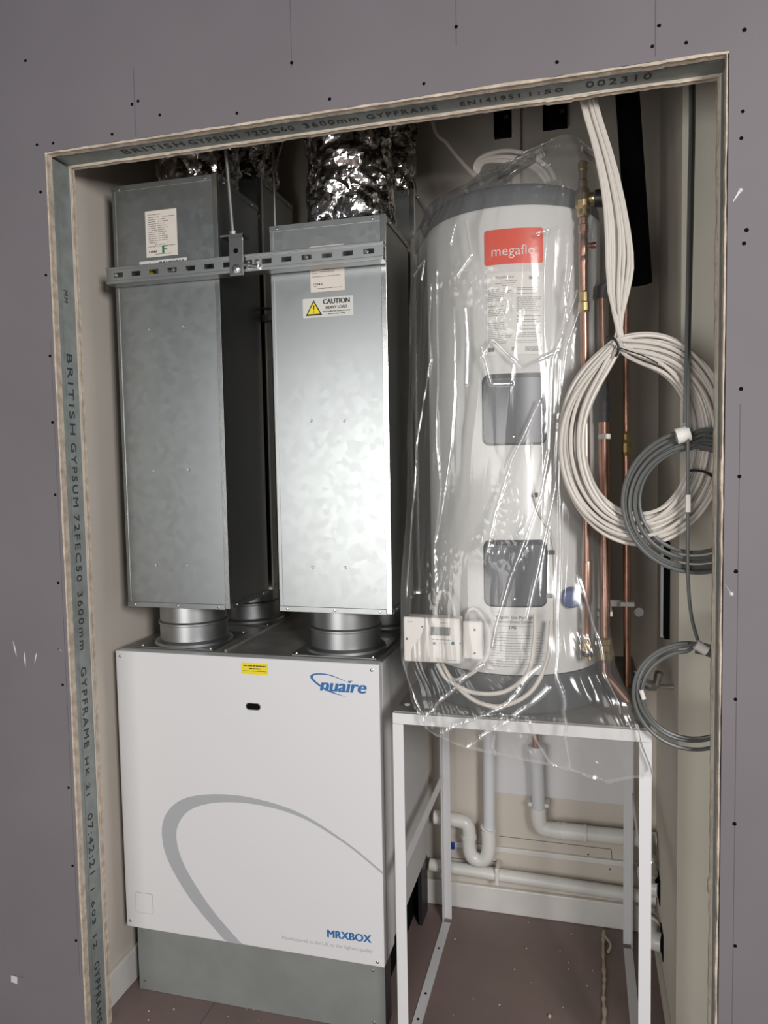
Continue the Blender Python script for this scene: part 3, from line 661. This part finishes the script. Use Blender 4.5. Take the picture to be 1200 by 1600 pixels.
lines(Q, Vector((.826, 0, 1.121)), Vector((.951, 0, 1.028)), yy, [(.03, .04, .14), (.03, .66, .78), (.97, .78, .97), (.46, .5, .85)], 'inkfaint', 3, .0016)
V = thing('junction_box', 'plain white wiring box just right of the controller', 'junction box', (.985, .19, 1.03))
add('housing', B(.957, 1.003, .150, .176, 1.03, 1.120, bev=.004), 'ctrl', V)
for z in (1.045, 1.10): add('cover_screw', Lz((.985, .150, z), [(.003, 0), (.002, -.001), (.0003, -.0013)], n=8, axis='y'), 'ink', V)

def cab(name, pts, r, m, label, cat, group=None, n=10):
    return tag(add(name, T(crs(pts, n), r, 8), m, smooth=True), label, cat, group)
G_ = 'flex cables from the controller'
cab('flex_cable', [at(683, 1037, y=.150), at(700, 1062, y=.14), at(740, 1082, y=.13), at(790, 1080, y=.13), at(825, 1050, y=.14), at(835, 1000, y=.155), at(836, 960, y=.165)], .0052, 'cable', 'inner cream flex looping from the controller to the lower grey cover', 'cable', G_)
cab('flex_cable', [at(690, 1037, y=.160), at(712, 1070, y=.14), at(745, 1096, y=.12), at(785, 1103, y=.12), at(830, 1080, y=.13), at(855, 1030, y=.15), at(861, 970, y=.17)], .0052, 'cable', 'outer cream flex hanging lowest below the controller', 'cable', G_)
cab('flex_cable', [at(727, 968, y=.19), at(732, 954, y=.185), at(745, 953, y=.18), at(760, 975, y=.165), at(765, 1002, y=.160), at(758, 1032, y=.155), at(738, 1052, y=.15), at(712, 1062, y=.155), at(695, 1050, y=.165), at(690, 1037, y=.170)], .0042, 'cable', 'cream flex looping round the junction box', 'cable', G_)
cab('flex_cable', [at(710, 962, y=.18), at(705, 935, y=.19), at(694, 924, y=.20), at(685, 930, y=.2), at(680, 962, y=.18)], .0045, 'cable', 'short cream flex arching above the controller', 'cable', G_)

# ------------------------------------------------------------------ copper pipework
def pipe(name, pts, r, m, parent, n=16, sm=4, **k): return add(name, T(crs(pts, sm) if sm else pts, r, n), m, parent, smooth=True, **k)
P1 = thing('copper_pipe', 'thick copper pipe with brass valve on top, beside the cylinder inside the bag', 'pipe', (1.238, .235, 1.03))
x = 1.229; y = .228
add('brass_valve', Lz((x, y, 0), [(.0005, 2.158), (.008, 2.158), (.011, 2.155), (.011, 2.140), (.0095, 2.137), (.0095, 2.118), (.0115, 2.114), (.0115, 2.100), (.015, 2.096), (.018, 2.085), (.019, 2.07), (.017, 2.058), (.0145, 2.052), (.0145, 2.040), (.011, 2.035), (.0005, 2.034)], n=10), 'brass', P1, smooth=False)
add('valve_branch', Lz((x+.012, y, 2.075), [(.013, 0), (.014, .012), (.0005, .013)], n=20, axis='x'), 'brass', P1, smooth=True)
add('valve_knob', Lz((x+.026, y, 2.074), [(.018, 0), (.019, .006), (.019, .022), (.014, .026), (.0005, .027)], n=24, axis='x'), 'blackp', P1, smooth=True, label='black valve knob')
add('pipe', Lz((x+.001, y, 0), [(.0095, 2.034), (.0095, 2.020), (.0115, 2.018), (.0115, 2.002), (.0095, 2.0), (.0095, 1.99), (.0108, 1.988), (.0108, 1.95), (.0095, 1.948), (.0112, 1.944), (.0112, 1.935), (.0095, 1.93), (.0095, 1.870)], n=24), 'copper', P1, smooth=True)
add('branch', Lz((x+.010, y, 1.972), [(.006, 0), (.006, .008), (.0075, .009), (.0075, .018), (.004, .019)], n=16, axis='x'), 'copper', P1, smooth=True)
add('brass_coupling', Lz((x+.002, y, 0), [(.0098, 1.872), (.0115, 1.868), (.0115, 1.848), (.0135, 1.845), (.0135, 1.828), (.0105, 1.822)], n=10), 'brass', P1)
add('lower_pipe', T([(x+.003, y, 1.825), (x+.009, y, 1.20)], .0098, 20), 'copper', P1, smooth=True)
add('coupling', Lz((x+.009, y, 0), [(.0112, 1.255), (.0122, 1.25), (.0122, 1.165), (.0100, 1.155), (.0085, 1.152), (.0085, 1.065)], n=24), 'copper', P1, smooth=True)
add('side_branch', Lz((x-.012, y, 1.182), [(.012, -.002), (.012, .012)], n=18, axis='x'), 'copper', P1, smooth=True)
add('brass_nut', Lz((x+.010, y, 0), [(.0095, 1.068), (.0125, 1.064), (.0125, 1.050), (.0145, 1.048), (.0145, 1.034), (.0115, 1.030), (.0115, 1.022), (.0005, 1.021)], n=10), 'brass', P1)
add('valve_ring', Lz((x+.010, y, 0), [(.0152, 1.044), (.016, 1.040), (.016, 1.035), (.0152, 1.032)], n=16), 'blackp', P1)
P2 = thing('copper_pipe', 'middle copper pipe passing behind the white coil, bent at its foot', 'pipe', (1.278, .30, .9))
pipe('pipe', [(1.271, .300, 1.90), (1.275, .300, 1.70)], .0072, 'copper', P2, sm=0)
pipe('lower_pipe', [(1.276, .300, 1.60), (1.280, .300, 1.05)], .0125, 'copper', P2, sm=0)
add('black_coupling', Lz((1.275, .300, 0), [(.009, 1.705), (.0105, 1.70), (.0105, 1.672), (.0135, 1.668), (.0135, 1.640), (.0165, 1.636), (.0165, 1.605), (.0145, 1.597), (.0165, 1.590), (.0155, 1.578)], n=24), 'blackp', P2, smooth=True, label='black plastic coupling')
add('black_elbow', T([(1.271, .30, 1.868), (1.272, .30, 1.892), (1.285, .30, 1.903), (1.300, .30, 1.905)], .012, 14), 'blackp', P2, smooth=True, label='black elbow fitting')
add('clip_band', Lz((1.278, .300, 1.538), [(.0135, 0), (.0145, .001), (.0145, .011), (.0135, .012)], n=24), 'pvc', P2)
add('brass_nut', Lz((1.280, .300, 0), [(.013, 1.062), (.0175, 1.058), (.0175, 1.045), (.0155, 1.043), (.0155, 1.028), (.0175, 1.026), (.0175, 1.008), (.014, 1.0)], n=10), 'brass', P2)
pipe('bent_foot', [(1.280, .300, 1.005), (1.281, .300, .972), (1.290, .302, .955), (1.318, .306, .922), (1.332, .308, .905)], .0118, 'copper', P2)
P3 = thing('copper_pipe', 'thin copper pipe farthest right, behind the coils', 'pipe', (1.338, .45, .93))
pipe('pipe', [(1.333, .45, 1.97), (1.336, .45, 1.55)], .0072, 'copper', P3, sm=0); pipe('lower_pipe', [(1.336, .45, 1.50), (1.340, .45, .899)], .0092, 'copper', P3, sm=0)
add('brass_joint', Lz((1.336, .45, 0), [(.0075, 1.56), (.0105, 1.552), (.009, 1.54), (.012, 1.53), (.012, 1.508), (.0095, 1.498)], n=10), 'brass', P3)
bm = BM(); box(bm, 1.245, 1.352, .462, .470, 1.105, 1.122, bev=.002); box(bm, 1.322, 1.357, .4395, .461, 1.110, 1.122, bev=.002); box(bm, 1.262, 1.298, .315, .461, 1.108, 1.120, bev=.002)
tag(add('pipe_bracket', bm, 'pvc'), 'white plastic bracket clipped across the copper pipes', 'pipe bracket')
p = at(990, 950, y=.5); tag(add('bracket_ear', Lz((1.372, .50, 1.085), [(.012, 0), (.012, .004), (.005, .005)], n=16, axis='y'), 'steel', smooth=True), 'small steel ear bracket to the right of the thin copper pipe', 'bracket')
IN = tag(add('insulated_pipe', T([at(977, 100, y=.5), at(1000.5, 443, y=.5)], .0295, 28), 'black', smooth=True), 'thick black foam-lagged pipe slanting down behind the white cables', 'insulated pipe')

# ------------------------------------------------------------------ white cable coil
WC = thing('white_cable_coil', 'large bundle of off-white cables hanging in a coil tied at the top', 'cable coil', (1.34, .145, 1.30))
rn = random.Random(11); tie = at(966, 533, y=.145); CO = at(1000, 690, y=.145)
tops = [(908, 155, 946, 330), (911, 155, 951, 340), (914, 155, 957, 345), (917, 153, 962, 350), (920, 153, 968, 360), (923, 152, 974, 370), (913, 155, 954, 345), (918, 154, 978, 380), (926, 152, 982, 385), (929, 153, 987, 395)]
for i, (tu, tv, mu, mv) in enumerate(tops):
    yh = .135+.004*(i % 4)
    a = at(tu, tv, y=yh+.02); mid = at(mu, mv, y=yh)
    pts = [Vector((a.x-.05-rn.random()*.02, a.y+.02, 2.79)), Vector((a.x-.018, a.y+.005, a.z+.12)), a, at(tu+(mu-tu)*.62, tv+(mv-tv)*.5, y=yh+.01), mid, at(mu+(965-mu)*.30+rn.uniform(-2, 2), 455, y=yh), tie+Vector((rn.uniform(-.009, .009), rn.uniform(-.008, .008), .01))]
    loops = 2 if i < 9 else 3
    cx, cz = CO.x, CO.z
    for L in range(loops):
        q_ = ((i*2+L*7) % 20)/19; rx = .112+.064*q_+rn.uniform(-.008, .008); rz = .160+.062*q_+rn.uniform(-.009, .009)
        jx, jz, ph = rn.uniform(-.010, .010), rn.uniform(-.009, .009), rn.uniform(-.05, .05)
        dirn = 1
        yb = .145+rn.uniform(-.016, .016)
        for k in range(1, 40):
            f = k/40; ang = R(110)+2*math.pi*f   # starts near the tie, runs down the left
            px = cx+jx+rx*math.cos(ang); pz = cz+jz+rz*math.sin(ang)
            w = math.exp(-((min(f, 1-f))/.055)**2)
            pts.append(Vector((px*(1-w)+(tie.x+rn.uniform(-.001, .001)+jx*.8)*w, yb+.003*math.sin(f*19+i), pz*(1-w)+(tie.z+jz*.8)*w)))
        if L < loops-1: pts.append(tie+Vector((jx, rn.uniform(-.01, .01), jz)))
    add('cable', T(crs(pts, 3), .0043, 7), 'cable', WC, smooth=True)
def ring(c, a, b, r, m, parent, rx, rz, y0, dz=0, nm='cable_tie'):
    pass
add('cable_tie', T(crs([at(948, 527, y=.118), at(958, 528, y=.115), at(966, 540, y=.115), at(965, 551, y=.118), at(962, 556, y=.128)], 6), .0030, 6), 'blackp', WC, smooth=True)
add('cable_tie', T(crs([at(966, 543, y=.115), at(985, 549, y=.112), at(1010, 558, y=.114), at(1028, 568, y=.116)], 6), .0014, 6), 'blackp', WC, smooth=True)
add('cable_tie', T(crs([at(1078, 735, y=.122), at(1090, 735, y=.118), at(1103, 738, y=.118), at(1112, 744, y=.122)], 6), .0030, 6), 'blackp', WC, smooth=True)
# grey coils
def greycoil(cu, cv, ru, rv, loops, label, seed, y=.120, lead=None, r=.0043):
    t = thing('grey_cable_coil', label, 'cable coil', at(cu, cv+rv, y=y), 'grey cable coils on the right side'); rn = random.Random(seed)
    C0 = at(cu, cv, y=y); rx = abs(at(cu-ru, cv, y=y).x-C0.x); rz = abs(at(cu, cv-rv, y=y).z-C0.z); pts = list(lead or [])
    for L in range(loops):
        q = 1-.055*L+rn.uniform(-.01, .01); jx, jz = rn.uniform(-.004, .004), rn.uniform(-.004, .004)
        for k in range(36):
            a = R(95)+2*math.pi*k/36; pts.append(Vector((C0.x+jx+rx*q*math.cos(a), y+.004*math.sin(k*.3+L)+.0035*((L*3) % 4-1.5)+.004, C0.z+jz+rz*q*math.sin(a))))
    add('cable', T(crs(pts, 3), r, 8), 'greycable', t, smooth=True); return t
g1 = greycoil(1087, 785, 117, 113, 6, 'larger grey cable coil overlapping the white coil', 1, y=.118)
p = at(1068, 679, y=.112); add('tape_wrap', T([p+Vector((-.014, 0, -.004)), p+Vector((.012, 0, .003))], [.017, .017], 12), 'tape', g1, smooth=True)
g2 = greycoil(1079, 1085, 91, 82, 4, 'smaller grey cable coil hanging low on the right', 2, y=.116)
p = at(1095, 1011, y=.112); add('tape_wrap', T([p+Vector((-.010, 0, .006)), p+Vector((.012, 0, -.008))], .011, 12), 'tape', g2, smooth=True)
p = at(1003, 1085, y=.110); add('tape_tag', T([p+Vector((-.002, 0, .010)), p+Vector((.004, 0, -.010))], .005, 8), 'tape', g2, smooth=True)
cab('grey_cable', [Vector((1.447, .26, 2.79)), at(1079, 130, y=.22), at(1077, 300, y=.17), at(1073, 520, y=.13), at(1071, 600, y=.110), at(1070, 660, y=.105)], .0036, 'greycable', 'grey cable hanging straight down to the larger grey coil', 'cable')
cab('grey_cable', [Vector((1.457, .28, 2.79)), at(1084, 130, y=.24), at(1082, 300, y=.19), at(1077, 520, y=.15), at(1075, 600, y=.107), at(1075, 800, y=.104), at(1075, 900, y=.106), at(1080, 960, y=.110), at(1090, 1000, y=.112)], .0036, 'greycable', 'thin grey cable running down past the larger coil to the smaller one', 'cable')
p = at(1075, 788, y=.1035); tag(add('tape_tag', T([p+Vector((0, 0, .020)), p+Vector((0, 0, -.016))], .0058, 8), 'tape', smooth=True), 'white tape wrapped round the thin grey cable between the coils', 'tape')
# loose white cables above the cylinder
cab('white_cable', [Vector((.80, .60, 2.75)), at(676, 188, y=.6), at(700, 225, y=.58), at(726, 258, y=.52), at(752, 287, y=.42)], .0058, 'cable', 'single white cable sloping down to the cylinder top', 'cable')
for k, (w, lb) in enumerate(((0, 'uppermost white cable arching over the cylinder top'), (9, 'middle white cable arching over the cylinder top'), (16, 'lowest white cable arching over the cylinder top'))):
    cab('white_cable', [at(748+k, 282, y=.5), at(742+w*.3, 262+w*.5, y=.5), at(752+w*.3, 246+w*.5, y=.48), at(785, 236+w, y=.45), at(820, 240+w*1.1, y=.42), at(855-w*.9, 260+w*.6, y=.38), at(868-w*.9, 283+w*.2, y=.36)], .0058, 'cable', lb, 'cable', 'arched white cables')

# ------------------------------------------------------------------ back wall fittings
def backbox(u, v, w, h, label):
    p = at(u, v, y=.82); t = thing('back_box', label, 'electrical box', (p.x, .84, p.z-h/2))
    bm = BM(); x0, x1, z0, z1 = p.x-w/2, p.x+w/2, p.z-h/2, p.z+h/2; s = .003
    box(bm, x0, x0+s, .815, .839, z0, z1); box(bm, x1-s, x1, .815, .839, z0, z1); box(bm, x0+s, x1-s, .815, .839, z0, z0+s); box(bm, x0+s, x1-s, .815, .839, z1-s, z1); box(bm, x0+s, x1-s, .835, .839, z0+s, z1-s)
    add('box', bm, 'void', t); add('terminal', B(x1-.020, x1-.008, .822, .8345, z1-.030, z1-.020), 'steel', t)
backbox(785, 191, .052, .082, 'small black electrical back box left of the vertical trunking, high on the back wall')
backbox(867, 180, .072, .070, 'black electrical back box right of the vertical trunking, high on the back wall')
backbox(787, 272, .036, .016, 'tiny black slot box on the back wall just above the cylinder')
tag(add('cable_trunking', B(1.020, 1.046, .818, .839, 2.18, 2.795, bev=.002), 'paint'), 'cream vertical trunking high on the back wall between the black boxes', 'trunking')
def board(name, x0, x1, z0, z1, m, label, th=.008): return tag(add(name, B(x0, x1, BY-th, BY, z0, z1, bev=.0015), m), label, 'wall panel')
board('wall_panel', .93, 1.385, .405, .86, 'white', 'pale panel on the back wall above the white waste pipes')
for (u0, v0, u1, v1) in ((780, 1306, 955, 1327), (955, 1327, 957, 1352), (700, 1340, 780, 1347)):
    a, b = at(u0, v0, y=BY), at(u1, v1, y=BY); dx, dz = (.0008, 0) if abs(a.x-b.x) < .05 else (0, .0008)
    add('panel_joint', flat_poly(BM(), [(a.x-dx, a.z-dz), (a.x+dx, a.z+dz), (b.x+dx, b.z+dz), (b.x-dx, b.z-dz)], BY-.0001, .0005), 'studink', D.objects['wall_back'])
for (u, v) in ((919, 1335), (953, 1358)):
    a = at(u, v, y=BY); add('screw', Lz((a.x, BY-.0001, a.z), [(.003, 0), (.002, -.001), (.0003, -.0012)], n=10, axis='y'), 'blackp', D.objects['wall_back'])
bm = BM(); box(bm, .80, 1.440, BY-.010, BY, .205, .222, bev=.002)
tag(add('batten', bm, 'pvc'), 'thin white batten running along the back wall under the stand', 'batten')
for u, v, l in ((706, 1322, 'left blue plastic clip on the back wall batten'), (984, 1357, 'right blue plastic clip on the back wall batten')):
    p = at(u, v, y=.82); tag(add('blue_clip', B(p.x-.010, p.x+.009, .815, .829, p.z-.009, p.z+.010, bev=.001), 'blueclip'), l, 'clip')
seg = lambda pts, r, m, par, nm='pipe', **k: pipe(nm, pts, r, m, par, n=24, **k)
YB = .79
A = thing('waste_pipe', 'white waste pipe with a U-bend trap on the back wall, left side under the stand', 'pipe', (.935, YB, .19))
seg([(.937, YB, .893), (.934, YB, .29)], .0185, 'pvcgrey', A, 'pipe', sm=0)
seg([(.933, YB, .306), (.931, YB, .300)], .0265, 'pvc', A, 'socket_rim', sm=0)
seg([(.932, YB, .300), (.932, YB, .235), (.922, YB, .203), (.900, YB, .192), (.876, YB, .205), (.868, YB, .235), (.868, YB, .262)], .0225, 'pvc', A, 'trap_bend')
seg([(.868, YB, .264), (.868, YB, .272)], .0255, 'pvc', A, 'socket_rim', sm=0)
seg([(.868, YB, .265), (.868, YB, .290), (.860, YB, .310), (.840, YB, .318), (.77, YB, .322), (.755, YB, .322)], .0225, 'pvc', A, 'elbow')
Bp = thing('waste_pipe', 'white waste pipe dropping from the copper outlet and turning right on the back wall', 'pipe', (1.09, YB, .33))
add('copper_outlet', T([(1.085, YB, .893), (1.085, YB, .585)], .013, 18), 'copper', Bp, smooth=True, label='copper outlet pipe')
add('tundish', Lz((1.087, YB, 0), [(.026, .590), (.028, .585), (.028, .556), (.022, .530), (.0215, .520)], n=28), 'pvcgrey', Bp, smooth=True)
seg([(1.088, YB, .522), (1.092, YB, .385)], .0205, 'pvcgrey', Bp, 'pipe', sm=0)
add('pipe_clip', B(1.060, 1.124, YB-.004, .829, .392, .404, bev=.002), 'pvc', Bp)
seg([(1.092, YB, .390), (1.093, YB, .352), (1.103, YB, .326), (1.130, YB, .320)], .0245, 'pvc', Bp, 'elbow')
for x0 in (1.150, 1.166, 1.232): seg([(x0, YB, .320), (x0+.008, YB, .320)], .0275, 'pvc', Bp, 'socket_rim', sm=0)
seg([(1.13, YB, .320), (1.235, YB, .321)], .0255, 'pvc', Bp, 'coupling', sm=0)
seg([(1.235, YB, .321), (1.446, YB, .323)], .0235, 'pvc', Bp, 'outlet_pipe', sm=0)
Cp = thing('waste_pipe', 'long straight white pipe running low along the back wall', 'pipe', (1.1, YB, .13))
seg([(.735, .800, .152), (1.445, .800, .132)], .0200, 'pvc', Cp, 'pipe', sm=0)
p = at(777, 1357, y=.79); add('pipe_clip', B(p.x-.006, p.x+.006, .775, .839, .122, .178, bev=.002), 'pvc', Cp)
# pipes into the right wall
for yv, zv, lb in ((.73, .205, 'upper white pipe elbow entering the right wall behind the stand leg'), (.635, .098, 'lower white pipe elbow entering the right wall behind the stand leg')):
    t = thing('pipe_elbow', lb, 'pipe', (1.42, yv, zv-.03))
    pipe('elbow', [(1.418, yv+.07, zv+.012), (1.418, yv+.03, zv+.008), (1.425, yv+.008, zv), (1.447, yv, zv)], .026, 'pvc', t, n=20)
    add('socket_rim', T([(1.418, yv+.055, zv+.012), (1.418, yv+.065, zv+.013)], .029, 20), 'pvc', t, smooth=True)
    add('strap', T([(1.418, yv+.075, zv+.014), (1.418, yv+.082, zv+.014)], .028, 20), 'steel', t, smooth=True)
    add('wall_opening', B(1.4465, 1.4488, yv-.034, yv+.034, zv-.035, zv+.040), 'void', t)
tag(add('duct_sleeve', T([(1.42, .72, .23), (1.42, .74, .30), (1.415, .76, .35)], [.026, .022, .020], 20), 'foil', smooth=True), 'short foil-covered pipe at the right, above the white elbows', 'pipe')
TK = thing('wall_trunking', 'short white vertical trunking with a black slot on the right wall', 'trunking', (1.44, .54, 1.0))
add('backplate', B(1.430, 1.4485, .545, .562, 1.01, 1.27), 'white', TK); add('slot', B(1.4365, 1.4486, .50, .544, 1.015, 1.27), 'void', TK)
TC = thing('pipe_stop', 'bright chrome drain fitting on the right wall inside the small grey coil', 'drain fitting', (1.40, .4, .99))
p = at(1022, 1065, y=.40)
add('body', T([(p.x-.040, .40, p.z+.004), (p.x-.008, .40, p.z-.012), (p.x+.006, .40, p.z-.014)], [.010, .014, .010], 14), 'steel', TC, smooth=False)
add('outlet', T([(p.x+.004, .40, p.z-.012), (p.x+.012, .395, p.z+.026)], [.009, .011], 14), 'steel', TC, smooth=True); add('stem', T([(p.x-.038, .4, p.z+.002), (p.x-.046, .4, p.z+.026)], .006, 10), 'steel', TC, smooth=True)
add('arm', T([(p.x-.008, .402, p.z-.012), (1.4475, .402, p.z-.012)], .006, 10), 'steel', TC, smooth=True)

# ------------------------------------------------------------------ debris on the floor
rn = random.Random(5)
pts = [at(943+rn.uniform(-3, 3), 1455, z=.006)]+[at(941+rn.uniform(-4, 4), v, z=.005) for v in (1480, 1505, 1530, 1560, 1590, 1640)]
tag(add('frayed_strip', T(crs(pts, 5), [.006*(.5+rn.random()*.6) for _ in range(31)], 6), 'debris'), 'frayed beige strip lying on the brown floor, front to back', 'debris')
tag(add('wood_chip', T(crs([at(945, 1462, z=.008), at(954, 1476, z=.014), at(950, 1488, z=.006)], 3), .004, 6), 'debris'), 'curled beige scrap beside the frayed strip', 'debris')
for k in range(26):
    u, v = (rn.uniform(700, 930), rn.uniform(1440, 1595)) if k < 19 else (rn.uniform(215, 470), rn.uniform(1575, 1598))
    p = at(u, v, z=0); s = rn.uniform(.0012, .003) if k else .006
    bm = BM(); bmesh.ops.create_icosphere(bm, subdivisions=1, radius=s)
    for w_ in bm.verts: w_.co = Vector((p.x+w_.co.x*rn.uniform(.7, 1.3), p.y+w_.co.y, max(0, w_.co.z+s*.6)))
    tag(add('plaster_crumb', bm, 'debris'), 'tiny pale plaster crumb on the brown cupboard floor', 'debris', 'plaster crumbs on the floor')

# ------------------------------------------------------------------ polythene bag
tab = [  # z, xl, xr, yfront, yback
 (2.215, 1.150, 1.225, .215, .30), (2.185, 1.060, 1.262, .195, .36), (2.15, .955, 1.283, .172, .38), (2.10, .850, 1.292, .158, .38), (2.02, .815, 1.292, .158, .37),
 (1.85, .812, 1.288, .166, .36), (1.5, .800, 1.284, .164, .35), (1.13, .798, 1.285, .110, .31), (1.03, .803, 1.298, .100, .26),
 (.945, .835, 1.330, .098, .150), (.90, .850, 1.345, .096, .127), (.80, .88, 1.375, .096, .124), (.70, .90, 1.39, .096, .124)]
def trow(z):
    if z >= tab[0][0]: return tab[0][1:]
    for a, b in zip(tab[:-1], tab[1:]):
        if a[0] >= z >= b[0]:
            f = (a[0]-z)/(a[0]-b[0]); f = f*f*(3-2*f); return [a[i]+(b[i]-a[i])*f for i in range(1, 5)]
    return tab[-1][1:]
hem = [(0, 1.00), (.06, .93), (.17, .868), (.30, .838), (.42, .828), (.55, .815), (.70, .788), (.80, .800), (.92, .806), (1, .812)]
def hemz(u):
    for a, b in zip(hem[:-1], hem[1:]):
        if a[0] <= u <= b[0]: return a[1]+(b[1]-a[1])*(u-a[0])/(b[0]-a[0])
    return hem[-1][1]
# sharp creases: polylines in (u across, z), height
def bag_u(px, z):
    xl, xr, yf_, yb_ = trow(z); xc = (xl+xr)/2; h = (xr-xl)/2
    s = max(-1, min(1, (px-xc)/h)); return (math.asin(s)/math.pi)+.5
CR = []
def crease(pts, amp=.004, w=.006):
    P = []
    for (u, v) in pts:
        q = at(u, v, y=.17); P.append((bag_u(q.x, q.z), q.z))
    CR.append((P, amp, w))
for c in [[(672, 440), (668, 500), (672, 560), (655, 640), (645, 720), (642, 800), (640, 930)], [(682, 420), (681, 520), (683, 600), (682, 700), (688, 760), (684, 860), (690, 920)], [(709, 480), (711, 620), (706, 700), (694, 780), (684, 850)],
          [(727, 480), (730, 540), (728, 600)], [(900, 450), (862, 560), (858, 700), (845, 770), (800, 900), (775, 1000)], [(905, 470), (885, 540), (872, 640), (866, 760), (848, 850), (826, 960)], [(875, 560), (872, 700), (875, 850), (873, 980), (880, 1070), (890, 1180)],
          [(843, 625), (800, 720), (775, 800), (765, 860)], [(892, 410), (873, 545), (815, 575), (770, 530), (752, 560)], [(753, 540), (768, 600), (800, 600)], [(840, 365), (870, 355)], [(878, 440), (886, 500)],
          [(762, 1025), (720, 1060), (680, 1105)], [(860, 1060), (800, 1110), (740, 1150)], [(845, 1030), (790, 1090), (700, 1130)], [(905, 900), (935, 1000), (965, 1100)], [(705, 380), (712, 350)], [(730, 345), (738, 400), (715, 430)], [(640, 1010), (650, 1060), (680, 1120)],
          [(790, 1100), (775, 1150), (790, 1185)], [(830, 1110), (860, 1170), (905, 1215)], [(640, 420), (660, 400), (655, 430)]]: crease(c, .0034, .0036)
def crease_d(u, z):
    d = 0; fo = 0
    for P, amp, w in CR:
        for a, b in zip(P[:-1], P[1:]):
            ax, az, bx, bz = a[0]*.6, a[1], b[0]*.6, b[1]; x, y = u*.6, z
            if not (min(az, bz)-.02 < z < max(az, bz)+.02): continue
            vx, vz = bx-ax, bz-az; L2 = vx*vx+vz*vz+1e-9; t = max(0, min(1, ((x-ax)*vx+(y-az)*vz)/L2))
            q = math.hypot(x-ax-vx*t, y-az-vz*t)
            if q < w: k = 1-q/w; d = max(d, amp*k); fo = max(fo, min(1, k*2.2))
    return d, fo
NU, NV = 360, 520
folds = []
bm = BM(); grid = []
for j in range(NV+1):
    row = []
    for i in range(NU+1):
        u = i/NU; zb = hemz(u); z = 2.215+(zb-2.215)*j/NV
        xl, xr, y0, y1 = trow(z); ph = math.pi*(u-.5); xc = (xl+xr)/2; h = (xr-xl)/2
        x = xc+h*math.sin(ph); e_ = max(0, min(1, (1.42-z)/.30)); ex = .62-.30*e_*e_*(3-2*e_); y = y1-(y1-y0)*max(0, math.cos(ph))**ex
        q = Vector((u*13, z*2.4, 0))
        rid = (.5-abs(noise.noise(q*1.1)))*.008 + (.5-abs(noise.noise(q*2.6+Vector((5, 2, 1)))))*(.0006+.0034*max(0, min(1, (.40-u)*6)))
        lump = max(0, noise.noise(Vector((u*5+9, z*5, 4)))-.22)+max(0, min(.3, (z-2.06)*4))
        fine = (.5-abs(noise.noise(Vector((u*60, z*42, 2)))))*.0045*min(1, lump*3)
        fine2 = (.5-abs(noise.noise(Vector((u*40, z*24, 7)))))*.007*(1 if z < .92 else 0)*max(0, .5+noise.noise(Vector((u*7, z*7, 3)))*1.6)
        cr, fo = crease_d(u, z); dd = rid+fine+fine2+cr
        folds.append(min(1, fo*(.45+.8*abs(noise.noise(Vector((u*9, z*16, 1))))) + 12*max(0, fine-.0012)+ (.25 if i < 3 or j > NV-3 else 0)))
        nx, ny = math.sin(ph)*.8, -max(.25, math.cos(ph)); m_ = math.hypot(nx, ny)
        edge = min(1, min(u, 1-u)*12)
        row.append(bm.verts.new((x+nx/m_*dd*edge, y+ny/m_*dd, z+(.004*noise.noise(Vector((u*30, 0, 3))) if j == NV else 0))))
    grid.append(row)
for j in range(NV):
    for i in range(NU): bm.faces.new((grid[j][i], grid[j][i+1], grid[j+1][i+1], grid[j+1][i]))
bag = add('plastic_bag', bm, 'film', smooth=False)
for f in bag.data.polygons: f.use_smooth = True
at_ = bag.data.attributes.new('fold', 'FLOAT', 'POINT'); at_.data.foreach_set('value', folds)
tag(bag, 'clear crinkled polythene bag draped over the white cylinder and its controls', 'plastic bag')
